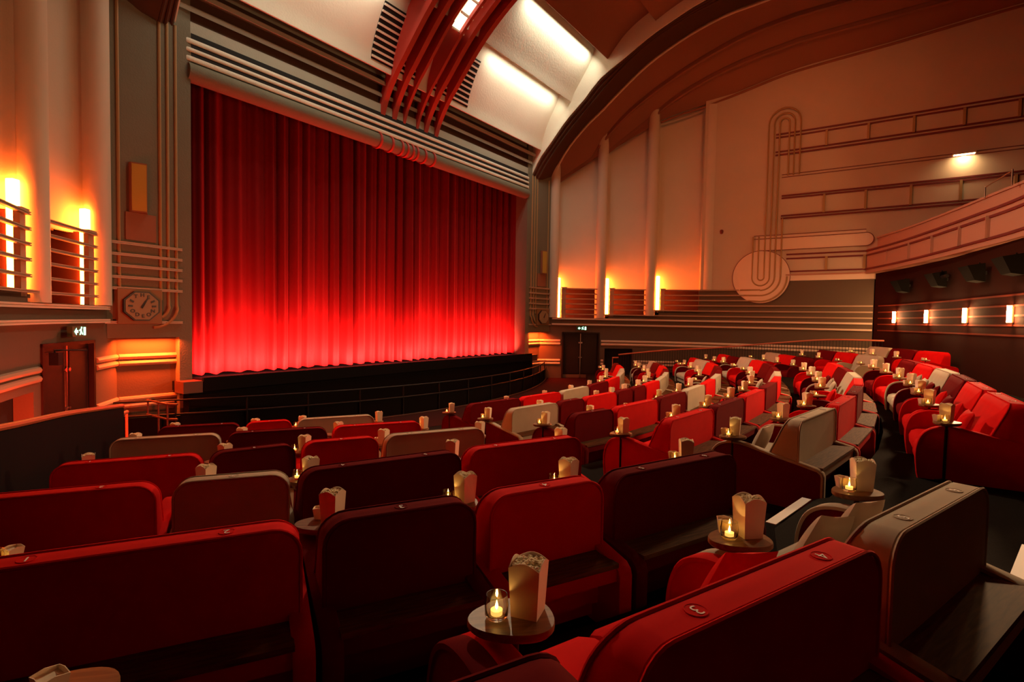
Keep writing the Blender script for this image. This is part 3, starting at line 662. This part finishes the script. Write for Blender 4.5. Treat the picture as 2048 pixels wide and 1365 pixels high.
# ---------------- sconces and speakers on the rear wall
def rw_at(X):
    for a,b in zip(RW,RW[1:]):
        if a[0] >= X >= b[0]: t = (a[0]-X)/(a[0]-b[0]); return (X, a[1]+(b[1]-a[1])*t), math.atan2(b[1]-a[1], b[0]-a[0])
for i,x in enumerate((11.08,8.78,6.29,3.97,1.6,-.8)):  # last two sconces are added out of view to light the sofa backs
    (px_,py_), a = rw_at(x); nx, ny = math.sin(a), -math.cos(a)      # into the room
    if ny < 0: nx, ny = -nx, -ny
    e = empty('wall_sconce', (px_+nx*.01, py_+ny*.01, 2.94), a+math.pi, label='glowing cylindrical sconce, %s on the dark red rear wall' % ['farthest','third nearest','second nearest','nearest','added out of frame','added farther out of frame'][i], cat='wall sconce', group='sconces on the rear wall')
    MB().lathe([(.045,-.19),(.045,.19)], 0, .075, 16).build('glass_shade', 'sconce_glow', e, smooth=True)
    m = MB(); m.box(-.03,.03,0,.04,-.2,.2); m.lathe([(.048,.19),(.048,.21)], 0, .075, 16); m.lathe([(.048,-.21),(.048,-.19)], 0, .075, 16); m.build('bracket', 'trim_gold', e)
for i,(x,z) in enumerate(((10.2,4.0),(7.76,4.02),(5.4,4.0),(3.6,4.02))):
    (px_,py_), a = rw_at(x); nx, ny = math.sin(a), -math.cos(a)
    if ny < 0: nx, ny = -nx, -ny
    e = empty('wall_speaker', (px_, py_, z), a+math.pi, label='black angled loudspeaker high on the rear wall, %s' % ['farthest from the camera','second farthest','beside the nearest one','nearest the camera'][i], cat='speaker', group='loudspeakers on the rear wall')
    m = MB(); w_ = .30; m.add([(-w_*.8,.10,-.24),(w_*.8,.10,-.24),(w_*.8,.32,-.20),(-w_*.8,.32,-.20),(-w_,.14,.22),(w_,.14,.22),(w_,.50,.16),(-w_,.50,.16)],[(0,3,2,1),(4,5,6,7),(0,1,5,4),(1,2,6,5),(2,3,7,6),(3,0,4,7)])
    m.build('cabinet', 'speaker_black', e)
    m = MB(); m.box(-.04,.04,0,.16,-.04,.04); m.tube([(0,.06,.04),(0,.16,.26)], .02, 6); m.build('bracket', 'black_metal', e)
    if i == 1:
        m = MB(); m.tube([(-.30,.25,.05),(-.55,.22,.06)], .05, 10); m.tube([(.30,.25,.03),(.46,.25,.0)], .06, 10); m.build('spotlight', 'black_metal', e, smooth=True)
# ================================================================== THE SEATING
FZ = dict(f=1.11, e=.93, d=.73, c=.54, b=.36, a=.21)
TOP = .80                                        # height of a sofa back above its step
ROWNAME = dict(a='front row', b='second row', c='third row', d='fourth row', e='fifth row', f='back row')
# rear-top line of every row, read from plan
LEFT = dict(f=[(-12.73,.95),(-11.58,.43),(-10.46,-.01),(-9.34,-.39)],
 e=[(-12.35,2.6),(-11.22,1.98),(-10.52,1.62),(-9.80,1.28),(-8.66,.83)],
 d=[(-12.22,4.45),(-11.07,3.76),(-10.42,3.33),(-9.20,2.83),(-8.05,2.34)],
 c=[(-11.2,5.66),(-10.18,5.06),(-9.42,4.80),(-8.68,4.42),(-7.58,3.85)],
 b=[(-10.25,7.26),(-9.24,6.62),(-8.18,5.98),(-7.10,5.35)],
 a=[(-9.30,8.40),(-8.35,7.82),(-7.72,7.48),(-6.62,6.88)])
LC = dict(f=['D','R','G'], e=['R','D1','R1','D'], d=['R','G1','D','R'], c=['R','D1','R1','G'], b=['G','D','R'], a=['D','R1','G'])
LNUM = dict(f=['12','34','56'], e=['12','3','4','56'], d=['12','3','45','67'], c=['12','3','4','56'], b=['12','34','56'], a=['12','3','45'])
MID = dict(f=[(-5.85,-1.05),(-4.5,-.98),(-2.9,-.92),(-1.6,-.84),(-.3,-.68),(1.9,-.28)],
 e=[(-7.13,.67),(-5.99,.49),(-4.62,.36),(-3.3,.33),(-2.0,.37),(-.94,.50),(.47,.71),(2.4,1.15)],
 d=[(-6.79,1.97),(-5.45,1.83),(-3.99,1.75),(-2.5,1.72),(-.4,1.84),(2.13,2.30),(4.2,2.94),(6.4,4.0)],
 c=[(-6.15,3.5),(-5.38,3.3),(-4.23,3.15),(-2.83,3.11),(-1.54,3.13),(-.05,3.26),(2.5,3.70),(5.0,4.50),(6.9,5.6)],
 b=[(-5.5,4.99),(-4.27,4.80),(-3.44,4.70),(-2.21,4.61),(-1.42,4.60),(-.58,4.63),(.72,4.76),(3.0,5.32),(5.0,6.15),(7.2,7.4)],
 a=[(-4.81,6.42),(-3.5,6.2),(-2.25,6.06),(-.93,6.06),(.53,6.20),(1.75,6.40),(3.3,6.85),(5.0,7.6),(7.0,8.75)])
MC = dict(f='R R D G R D'.split(), e='G R D R G D R'.split(), d='R D R D R G D D R G'.split(),
 c='D1 R D G R G D D R G'.split(), b='G D1 R D1 D1 R G G D R D G1'.split(), a='D R G D R G G R D1'.split())
G = lambda x,y,n,w=1.28: [(x+w*i*.866, y+w*i*.5) for i in range(n+1)]
RIGHT = dict(f=G(6.5,-1.34,3), e=G(6.35,.16,3), d=G(7.0,2.0,3), c=G(7.6,3.9,3), b=G(8.3,5.6,2))
RC = dict(f='R D G'.split(), e='G R D'.split(), d='D R G'.split(), c='D D R'.split(), b='D R'.split())

# ---------------- steps of the floor
def row_path(k):
    P = [LEFT[k][0]]+LEFT[k][1:]+MID[k]+(RIGHT[k] if k in RIGHT else [])
    P.sort(key=lambda p: p[0]); return P
XTRA = dict(e=[(-8.25,.66),(-7.3,.50)], f=[(-9.28,-.50),(-8.8,-.62),(-6.4,-1.3)])
def riser(k, off=.27):
    P = row_path(k); P = [(P[0][0]-2.2, P[0][1]+1.1)]+P+[(P[-1][0]+4, P[-1][1]+2.2)]
    out = []
    for i,p in enumerate(P):
        a = P[max(i-1,0)]; b = P[min(i+1,len(P)-1)]; dx, dy = b[0]-a[0], b[1]-a[1]; l = math.hypot(dx,dy); out.append((p[0]+dy/l*off, p[1]-dx/l*off))
    out += XTRA.get(k, []); out.sort(key=lambda p: p[0])
    return [p for p in out if p[0] > -14.2 and p[0] < 13]
mb = MB(); mb.box(-14.2,13.6,-3.6,14.6,-.3,0)
prev = 0
order = 'abcdef'
for i,k in enumerate(order):
    if i == 0:
        P = [(x, 8.9+.018*x*x+ (.35 if abs(x) > 7 else 0)) for x in (-14,-11,-9,-7,-5,-3,-1,1,3,5,7,9,11,13)]
        P = [(-14.2,11.6),(-9.6,9.75),(-6.2,8.3),(-3.5,7.55),(0,7.4),(3.5,8.15),(7.6,10.3),(13.4,13.2)]
    else: P = riser(order[i-1])
    P = [(-14.2, P[0][1]+.3)]+P[1:-1]+[(13.4, P[-1][1]+.3)]
    mb.prism([(-14.2,-3.6),(13.4,-3.6)]+P[::-1], 0, FZ[k])
P = riser('f'); 
mb.prism([(-14.2,-3.6),(-7.2,-3.6),(-7.2,-1.6)]+[p for p in P if p[0] < -7.4][::-1]+[(-14.2,1.6)], 0, 1.28)
struct(mb, 'floor', 'carpet')
mb = MB(); mb.prism([(-9.2,9.7),(-9.9,11),(-8.2,13.1),(-6.9,13.0),(-6.9,12.5),(6.9,12.5),(6.9,13.0),(8.2,13.1),(9.9,11),(9.2,9.7),(5,9.4),(0,8.4),(-5,9.4)], 0, .006); struct(mb, 'floor_front', 'hall_floor')

# ---------------- sofa parts (local frame: x along the row, +y to the screen, z up; origin under the rear top edge)
def back_mesh(w, colr):
    h, zb, r = TOP, .30, .11
    def outline(ins):
        x = w/2-ins; z1 = h-ins; rr = r-ins*.5
        return [(-x,zb)]+[(-x, z1-rr)]+[(-x+rr-rr*math.cos(math.radians(a)), z1-rr+rr*math.sin(math.radians(a))) for a in (15,30,45,60,75,90)]+[(x-rr+rr*math.sin(math.radians(a)), z1-rr+rr*math.cos(math.radians(a))) for a in (0,15,30,45,60,75)]+[(x,z1-rr),(x,zb)]
    yf = lambda z: .110+(h-z)*.42
    R = []
    for ins, dy, side in ((.06,.0,0),(.012,-.004,0),(0,.010,0),(0,.5,.5),(0,-.010,1),(.012,.010,1),(.09,.022,1)):
        ring = []
        for x,z in outline(ins):
            y0, y1 = 0, yf(z)
            y = y0+(dy if side == 0 else 0) if side == 0 else (y1+dy if side == 1 else (y0+y1)*.5)
            ring.append((x, y, z))
        R.append(ring)
    mb = MB(); mb.rings(R, True, True); me = mb.mesh('backrest', colr, True, 35)
    pi = MB()
    for y in (0,1):
        pi.tube([(x, (-.003 if y == 0 else yf(z)+.003), z) for x,z in outline(.002)], .0075, 6)
    return me, pi.mesh('piping', colr, True)
SIDE = [(-.21,0),(-.21,.335),(-.20,.365)]+[(q[1],q[2]) for q in cat_rom([(0,-.17,.39),(0,0,.425),(0,.25,.472),(0,.45,.515),(0,.58,.525),(0,.69,.500),(0,.765,.440),(0,.805,.34),(0,.815,.22),(0,.80,.05)],4)]+[(.79,0)]
def side_mesh(colr):
    mb = MB(); mb.prism_map(SIDE, -.036, .036, lambda u,v,q: (q,u,v)); return mb.mesh('side_panel', colr)
def rim_mesh(colr):
    mb = MB(); R = []
    P = SIDE
    for i,(y,z) in enumerate(P):
        a = P[max(i-1,0)]; b = P[min(i+1,len(P)-1)]; dy, dz = b[0]-a[0], b[1]-a[1]; l = math.hypot(dy,dz); ny, nz = -dz/l, dy/l
        R.append([(-.042,y-ny*.012,z-nz*.012),(-.042,y+ny*.005,z+nz*.005),(-.032,y+ny*.010,z+nz*.010),(.032,y+ny*.010,z+nz*.010),(.042,y+ny*.005,z+nz*.005),(.042,y-ny*.012,z-nz*.012)])
    mb.rings(R, True, True); return mb.mesh('edge_band', colr, True, 50)
def cushion_mesh(w, colr):
    prof = [(.22,.20),(.22,.335),(.30,.345),(.60,.325),(.72,.315),(.775,.29),(.795,.24),(.79,.17),(.76,.165),(.76,.20)]
    mb = MB(); R = []
    for x,k in ((-w/2,.035),(-w/2+.012,.008),(-w/2+.04,0),(w/2-.04,0),(w/2-.012,.008),(w/2,.035)):
        R.append([(x, y+(-k if y > .6 else 0), z-(k if z > .25 else 0)) for y,z in prof])
    mb.rings(R, True, True); return mb.mesh('seat_cushion', colr, True, 40)
cache = {}
def M_(key, fn):
    if key not in cache: cache[key] = fn()
    return cache[key]
VEL = {'R':'velvet_red','D':'velvet_dark','G':'velvet_grey'}
CN = {'R':'bright red','D':'dark burgundy','G':'taupe grey'}
digits = {}
for ch in '123456789': digits[ch] = text_mesh(ch, .056, .0004, -.006); digits[ch].materials.append(MAT['badge_white'])
patch = {c: MB().lathe([(.001,.0008),(.027,.0008),(.028,.0020),(.030,.0020),(.031,-.002)], n=28).mesh('badge', VEL[c], True) for c in VEL}
protos = {}
def sofa_parts(root, c, w, single, detail=False):
    m = VEL[c]; wb = round(w-.07, 2)
    bm, pm = M_(('b',c,wb), lambda: back_mesh(wb, m))
    b = child(bm, 'backrest', root); child(pm, 'piping', b)
    sd = M_(('s',c), lambda: side_mesh('velvet_dark' if c == 'G' else m)) if not detail else M_(('sg',c), lambda: side_mesh(m)); rm = M_(('r',c), lambda: rim_mesh(m))
    for s in (-1,1):
        p = child(sd, 'side_panel', root); p.location = (s*(w/2-.042),0,0); child(rm, 'edge_band', p)
    n = 1 if single else 2; cw = (w-.16)/n
    for i in range(n):
        q = child(M_(('c',c,round(cw,3)), lambda: cushion_mesh(cw-.004, m)), 'seat_cushion', root); q.location = ((i-(n-1)/2)*cw,0,0)
    bx = M_(('base',c,wb), lambda: MB().box(-w/2+.06,w/2-.06,.02,.75,.03,.20).mesh('base', m)); child(bx, 'base', root)
    sh = M_(('shelf',wb), lambda: MB().box(-w/2+.075,w/2-.075,-.195,.0,.38,.405).mesh('shelf', 'walnut')); child(sh, 'shelf', root)
    fr = M_(('fr',c,wb), lambda: MB().box(-w/2+.075,w/2-.075,-.185,-.155,.305,.379).box(-w/2+.075,w/2-.075,-.03,.0,.12,.379).mesh('shelf_rail', m)); child(fr, 'shelf_rail', root)
    return b
SOFAS = []
def place_sofa(code, p, q, z, label, group, nums='', squeeze=.985):
    c = code[0]; single = len(code) > 1
    a = math.atan2(q[1]-p[1], q[0]-p[0]); L = math.dist(p,q)
    w = round(min(L*squeeze, 9)*50)/50
    root = empty('cinema_sofa', ((p[0]+q[0])/2, (p[1]+q[1])/2, z), a, label=label, cat='sofa', group=group)
    b = sofa_parts(root, c, w, single, 'right block' in label)
    n = len(nums)
    for i,ch in enumerate(nums):
        bd = child(patch[c], 'number_badge', b); x = (i-(n-1)/2)*(w/2 if n > 1 else 0)*1.0
        bd.location = (x,.055,TOP+.001)
        t = child(digits[ch], 'numeral', bd); t.location = (0,0,.002); t.rotation_euler = (0,0,math.pi)
    SOFAS.append(dict(root=root, p=p, q=q, a=a, w=w, z=z, c=c, single=single)); return root
# ---------------- side tables and what stands on them
def table_proto():
    e = empty('side_table', (0,0,-50))
    D = [(.135*math.cos(math.radians(t))*(1+.10*math.cos(math.radians(t))), .115*math.sin(math.radians(t))*(1-.16*math.cos(math.radians(t))+.05*math.cos(math.radians(2*t)))) for t in range(0,360,10)]
    mb = MB(); ring = lambda k, z: [(x*k,y*k,z) for x,y in D]
    mb.rings([ring(.93,.556),ring(1,.566),ring(1,.581),ring(.985,.585)], True, True); mb.build('table_top', 'table_wood', e, smooth=True, angle=35)
    MB().tube([(0,0,0),(0,0,.557)], .014, 10).build('pole', 'black_metal', e, smooth=True)
    MB().lathe([(.001,0),(.075,0),(.075,.008),(.02,.02),(.001,.02)], n=18).build('foot', 'black_metal', e)
    return e
def box_proto():
    e = empty('popcorn_box', (0,0,-50)); mb = MB(); b0, b1, h = .042, .050, .155
    def wall(k):                                  # four flared walls with bowed top edges
        c, s = [(1,0),(0,1),(-1,0),(0,-1)][k]; o = []; i_ = []
        N = 8; outer = []; inner = []
        top = [(-b1+2*b1*j/N, h+.020*math.sin(math.pi*j/N)) for j in range(N+1)]
        R = lambda u, d, z: (d*c-u*s, d*s+u*c, z)
        vs = [R(-b0,b0,0), R(b0,b0,0)]+[R(u,b1,z) for u,z in top[::-1]]
        vi = [R(-b0+.002,b0-.002,0), R(b0-.002,b0-.002,0)]+[R(u*.97,b1-.002,z) for u,z in top[::-1]]
        n = len(vs); mb.add(vs+vi, [tuple(range(n)), tuple(range(2*n-1,n-1,-1))]+[(i,(i+1)%n,(i+1)%n+n,i+n)[::-1] for i in range(n)])
    for k in range(4): wall(k)
    mb.box(-b0,b0,-b0,b0,0,.002); mb.build('carton', 'card', e)
    pc = MB(); rnd = random.Random(3)
    ico = [(0,0,1),(.894,0,.447),(.276,.851,.447),(-.724,.526,.447),(-.724,-.526,.447),(.276,-.851,.447),(.724,.526,-.447),(-.276,.851,-.447),(-.894,0,-.447),(-.276,-.851,-.447),(.724,-.526,-.447),(0,0,-1)]
    fc = [(0,1,2),(0,2,3),(0,3,4),(0,4,5),(0,5,1),(1,6,2),(2,7,3),(3,8,4),(4,9,5),(5,10,1),(6,7,2),(7,8,3),(8,9,4),(9,10,5),(10,6,1),(11,7,6),(11,8,7),(11,9,8),(11,10,9),(11,6,10)]
    for _ in range(95):
        x, y = rnd.uniform(-.043,.043), rnd.uniform(-.043,.043); z = .150+.012*rnd.random()+.006*(1-(x*x+y*y)/.002)
        for __ in range(2):
            r = rnd.uniform(.0045,.0075); ox, oy, oz = [rnd.uniform(-.004,.004) for _ in range(3)]
            pc.add([(x+ox+a*r*rnd.uniform(.8,1.2), y+oy+b*r*rnd.uniform(.8,1.2), z+oz+c*r*rnd.uniform(.8,1.2)) for a,b,c in ico], fc)
    pc.box(-.044,.044,-.044,.044,.13,.15); pc.build('popcorn', 'popcorn_mat', e, smooth=True, angle=180, kind='stuff'); return e
def candle_proto():
    e = empty('tealight_glass', (0,0,-50)); g = MB()
    g.lathe([(.001,0),(.028,0),(.036,.012),(.037,.045),(.033,.074),(.031,.074),(.034,.045),(.033,.016),(.027,.010),(.001,.010)], n=24, cap=False); g.build('glass_cup', 'glass', e, smooth=True, angle=60)
    MB().lathe([(.001,.0105),(.019,.0105),(.019,.026),(.001,.024)], n=16).build('candle', 'wax', e, smooth=True)
    MB().lathe([(.0006,.026),(.0042,.031),(.0052,.037),(.003,.046),(.0006,.055)], n=8).build('flame', 'flame', e, smooth=True); return e
def pot_proto():
    e = empty('snack_pot', (0,0,-50)); mb = MB(); b0, b1, h = .022, .030, .058
    for k in range(4):
        c, s = [(1,0),(0,1),(-1,0),(0,-1)][k]; R = lambda u, d, z: (d*c-u*s, d*s+u*c, z)
        vs = [R(-b0,b0,0),R(b0,b0,0),R(b1,b1,h),R(0,b1,h+.006),R(-b1,b1,h)]; vi = [R(-b0,b0-.002,0),R(b0,b0-.002,0),R(b1,b1-.002,h),R(0,b1-.002,h+.006),R(-b1,b1-.002,h)]
        mb.add(vs+vi, [(0,1,2,3,4),(9,8,7,6,5)]+[(i,i+5,(i+1)%5+5,(i+1)%5) for i in range(5)])
    mb.box(-b0,b0,-b0,b0,0,.002); mb.box(-.026,.026,-.026,.026,.045,.050); mb.build('carton', 'card_thin', e); return e
TP, BP, CP, PP = table_proto(), box_proto(), candle_proto(), pot_proto()
FIRST = set()
def use(proto, key):
    if key not in FIRST: FIRST.add(key); return proto
    return copy_tree(proto)
trnd = random.Random(11)
NT = [0]
def place_table(x, y, z, a, where, grp, kit='bcp', lay=None):
    """a: row direction; the screen lies to +90 degrees"""
    t = use(TP,'t'); t.location = (x,y,z); t.rotation_euler = (0,0,a-math.radians(200))
    t['label'] = 'small wooden side table '+where; t['category'] = 'table'; t['group'] = 'side tables, '+grp
    zt = z+.5855
    def loc(u, v): return (x+math.cos(a)*u-math.sin(a)*v, y+math.sin(a)*u+math.cos(a)*v, zt)
    lay = lay or {'b':(.045,-.005,trnd.uniform(.2,1.2)),'c':(-.055,.02,0),'p':(-.01,.075,trnd.uniform(0,1.5))}
    if 'b' in kit:
        o = use(BP,'b'); o.location = loc(*lay['b'][:2]); o.rotation_euler = (0,0,a+lay['b'][2])
        o['label'] = 'popcorn box on table '+where; o['category'] = 'popcorn box'; o['group'] = 'popcorn boxes, '+grp
    if 'c' in kit:
        o = use(CP,'c'); o.location = loc(*lay['c'][:2]); o.rotation_euler = (0,0,0)
        o['label'] = 'lit tealight in glass on table '+where; o['category'] = 'candle'; o['group'] = 'tealights, '+grp
    if 'p' in kit:
        o = use(PP,'p'); o.location = loc(*lay['p'][:2]); o.rotation_euler = (0,0,a+lay['p'][2])
        o['label'] = 'small card pot on table '+where; o['category'] = 'snack pot'; o['group'] = 'card pots, '+grp
    NT[0] += 1
ORD = ['first','second','third','fourth','fifth','sixth','seventh','eighth','ninth','tenth','eleventh','twelfth','thirteenth']
def table_at(p, a, z, fwd=.59): return (p[0]-math.sin(a)*fwd, p[1]+math.cos(a)*fwd)
def fill(block, k, pts, codes, nums, kits=None):
    z = FZ[k]; rn = ROWNAME[k]; grp = '%s of the %s block' % (rn, block)
    for i,(c,p,q) in enumerate(zip(codes, pts, pts[1:])):
        lab = '%s velvet %s sofa, %s from left in the %s, %s block' % (CN[c[0]], 'single' if len(c) > 1 else 'two-seat', ORD[i], rn, block)
        place_sofa(c, p, q, z, lab, 'sofas in the '+grp, nums[i] if nums else '')
    for i,p in enumerate(pts):
        j = min(i, len(pts)-2); a = math.atan2(pts[j+1][1]-pts[j][1], pts[j+1][0]-pts[j][0])
        if 0 < i < len(pts)-1:
            a2 = math.atan2(pts[i][1]-pts[i-1][1], pts[i][0]-pts[i-1][0]); a = (a+a2)/2
        kit = (kits[i] if kits else trnd.choice(['bc','bcp','bc','cp','bcp']))
        if kit is None: continue
        off = (.02 if block == 'centre' else .12) if i == 0 else .12
        pp = (p[0]+math.cos(a)*off, p[1]+math.sin(a)*off); x, y = table_at(pp, a, z)
        wh = ('left of the %s sofa, %s, %s block' % (ORD[i], rn, block)) if i < len(pts)-1 else 'at the right end of the %s, %s block' % (rn, block)
        place_table(x, y, z, a, wh, grp, kit)
def march(path, codes, wd=1.28, ws=.84):
    """boundaries along the row path for the given run of double / single sofas"""
    P = [(p[0],p[1]) for p in cat_rom([(x,y,0) for x,y in path], 5)]; L = wlen(P)
    need = [0]
    for c in codes: need.append(need[-1]+(ws if len(c) > 1 else wd))
    sc = L[-1]/need[-1] if abs(L[-1]/need[-1]-1) < .12 else 1.0
    out = []
    for d in need:
        d *= sc; k = max(j for j in range(len(L)) if L[j] <= d+1e-9); k = min(k, len(P)-2); t = (d-L[k])/(L[k+1]-L[k]); a, b = P[k], P[k+1]
        out.append((a[0]+(b[0]-a[0])*t, a[1]+(b[1]-a[1])*t))
    return out
LK = dict(f=[None,'bc','bcp','bcp'], e=['cp','bp','bc','bc','bcp'], d=['bc','bp','bc','b','bc'], c=['b','bp','bc','bp','b'], b=['b','bc','b','bc'], a=['b','bc','bc','b'])
for k in 'fedcba':
    pts = LEFT[k]; fill('left', k, pts, LC[k], LNUM[k], LK[k])
for k in 'fedcba':
    pts = march(MID[k], MC[k]); nm = []; c0 = 7
    for c in MC[k]:
        n = 1 if len(c) > 1 else 2; nm.append(''.join(str((c0+i-1) % 9+1) for i in range(n)) if len(nm) < 3 else ''); c0 += n
    fill('centre', k, pts, MC[k], nm, ['bcp']*(len(MC[k])+1) if k == 'f' else (['bcp','bcp','bcp','cp','bcp']+['bcp']*9)[:len(MC[k])+1] if k == 'e' else None)
for k in 'fedcb': fill('right', k, RIGHT[k], RC[k], None)
place_table(-12.19,1.60,FZ['f'],math.radians(-24),'left of the first sofa, back row, left block','back row of the left block','p',dict(p=(-.01,.0,.5)))
# ---------------- scatter cushions
def pillow_mesh(m):
    mb = MB(); N = 14; s_ = .17
    for sg in (1,-1):
        g = [[(s_*(2*i/N-1)*(1-.10*(1-abs(2*j/N-1)**2)*0-.06*(abs(2*j/N-1) < .9)*(1-abs(2*j/N-1))), sg*.055*((1-(2*i/N-1)**2)*(1-(2*j/N-1)**2))**.45, s_*(2*j/N-1)*(1-.06*(1-abs(2*i/N-1)))) for i in range(N+1)] for j in range(N+1)]
        n0 = len(mb.v); mb.v += [p for r in g for p in r]
        for j in range(N):
            for i in range(N):
                f = (n0+j*(N+1)+i, n0+j*(N+1)+i+1, n0+(j+1)*(N+1)+i+1, n0+(j+1)*(N+1)+i); mb.f.append(f if sg < 0 else f[::-1]); mb.m.append(0)
    return mb.mesh('cushion', m, True, 180)
pil = {c: pillow_mesh(VEL[c]) for c in VEL}
def cushion(si, u, c, lab, tilt=-26, spin=0):
    s = SOFAS[si]; r = s['root']; a = s['a']
    o = bpy.data.objects.new('scatter_cushion', pil[c]); COL.objects.link(o)
    v = .425; o.location = (r.location.x+math.cos(a)*u-math.sin(a)*v, r.location.y+math.sin(a)*u+math.cos(a)*v, s['z']+.515)
    o.rotation_euler = (math.radians(-tilt*-1), math.radians(spin), a); o.rotation_euler = (math.radians(22), math.radians(spin), a)
    tag(o, lab, 'cushion', 'scatter cushions on the sofas')
def idx(block, k, i):
    base = 0
    for kk in 'fedcba':
        if block == 'left' and kk == k: return base+i
        base += len(LC[kk])
    for kk in 'fedcba':
        if block == 'centre' and kk == k: return base+i
        base += len(MC[kk])
cl = [('left','f',1,.40,'R',12),('left','f',2,-.1,'G',12),('left','f',2,.25,'G',8),
      ('centre','f',0,-.32,'R',0),('centre','f',0,.3,'R',10),('centre','f',1,-.3,'D',0),('centre','f',1,.3,'R',8),('centre','f',2,-.3,'D',10),('centre','f',2,.3,'D',0),
      ('centre','f',3,-.3,'G',0),('centre','f',3,.28,'G',14),('centre','f',4,-.3,'R',0),
      ('centre','e',0,-.35,'G',0),('centre','e',3,-.3,'R',0),('centre','e',4,-.3,'G',0),('centre','e',5,-.3,'D',0),('centre','e',4,.3,'G',12),
      ('centre','d',0,.3,'R',0),('centre','d',5,-.3,'G',0),('centre','c',6,-.3,'G',0),('centre','b',8,.2,'D',0)]
for bl,k,i,u,c,sp in cl:
    cushion(idx(bl,k,i), u, c, '%s velvet cushion on the %s side of the %s sofa, %s, %s block' % (CN[c], 'left' if u < 0 else 'right', ORD[i], ROWNAME[k], bl), spin=sp)
# ---------------- white step nosings in the aisles
def nosing(p, q, w, z, lab, grp='white step edges in the aisles'):
    mb = MB(); mb.obox(p, q, w, z+.001, z+.007, 0); mb.build('step_nosing', 'nosing', label=lab, cat='step edge', group=grp)
nosing((-8.17,.70),(-7.34,.555),.075,1.11,'long white step edge strip on the black carpet beside the dark sofa aisle')
nosing((-9.31,-.47),(-8.1,-.74),.085,1.28,'white step edge strip at the right edge beside the grey sofa')
nosing((-6.02,3.53),(-5.9,3.51),.05,.73,'tiny white step edge piece in the aisle right of the red fourth-row sofa')
nosing((1.45,.25),(1.85,.30),.05,1.11,'short white step edge strip in the far aisle, nearest of two')
nosing((2.95,1.80),(3.3,1.90),.05,.93,'short white step edge strip in the far aisle, farther of two')
# ---------------- balustrades on both sides of the seating
def balustrade(s, pts, lab):
    e = empty('balustrade', (s*pts[0][0],pts[0][1],0), label=lab, cat='balustrade'); ox, oy = s*pts[0][0], pts[0][1]
    P = [(s*x-ox,y-oy,z) for x,y,z in cat_rom(pts, 6)]
    m = MB(); m.tube(P, .032, 8, flat=1.2); m.build('handrail', 'rail_wood_lit', e, smooth=True)
    L = wlen([(p[0],p[1]) for p in P]); n = int(L[-1]/.105); bars = MB(); posts = 0
    def at(d):
        k = max(j for j in range(len(L)) if L[j] <= d+1e-9); k = min(k, len(P)-2); t = (d-L[k])/(L[k+1]-L[k]); return tuple(P[k][i]+(P[k+1][i]-P[k][i])*t for i in range(3))
    bm = MB()
    for i in range(n+1):
        x,y,z = at(L[-1]*i/n)
        bm.tube([(x,y,z-.92),(x,y,z-.01)], .009, 5)
    bm.build('balusters', 'black_metal', e, kind='stuff')
    m = MB(); m.tube([(x,y,z-.90) for x,y,z in P], .015, 6); m.build('bottom_rail', 'black_metal', e)
    if s < 0:
        m = MB(); m.loft([(x+.02,y-.02,z-.92) for x,y,z in P],[(x+.02,y-.02,z-.03) for x,y,z in P]); m.loft([(x,y,z-.03) for x,y,z in P],[(x,y,z-.92) for x,y,z in P]); m.build('infill_panel', 'stage_black', e)
    a = P[0]; m = MB(); d = (P[0][0]-P[3][0], P[0][1]-P[3][1]); l = math.hypot(*d); d = (d[0]/l, d[1]/l)
    m.tube([(a[0],a[1],a[2]-.13),(a[0]+d[0]*.27,a[1]+d[1]*.27,a[2]-.14)], .03, 8); m.tube([(a[0]+d[0]*.25,a[1]+d[1]*.25,0),(a[0]+d[0]*.25,a[1]+d[1]*.25,a[2]-.14)], .02, 8)
    m.build('lower_handrail', 'rail_wood_lit', e, smooth=True)
balustrade(1, [(9.24,9.68,1.18),(10.4,7.9,1.42),(11.3,6.2,1.56),(11.62,3.9,1.85),(11.75,2,2.05),(11.8,.1,2.07)], 'long railing of thin dark bars with timber handrail along the right ramp')
balustrade(-1, [(9.24,9.68,1.18),(10.4,7.9,1.42),(11.36,6.27,1.60),(12.5,4.4,1.85)], 'black balustrade with red-lit timber handrail at the left of the seating')
# ---------------- end gate of the orchestra rail on the left
e = empty('rail_gate', (-7.72,11.7,0), label='small boxy handrail frame at the left end of the stage front', cat='rail')
for z in (.80,.50): MB().tube([(-.02,1.0,z),(0,.1,z),(.12,-.05,z)], .022, 8).build('rail_bar', 'stage_wood', e, smooth=True)
for y in (1.0,.5,.1): MB().tube([(0,y,0),(0,y,.82)], .02, 8).build('post', 'stage_wood', e, smooth=True)
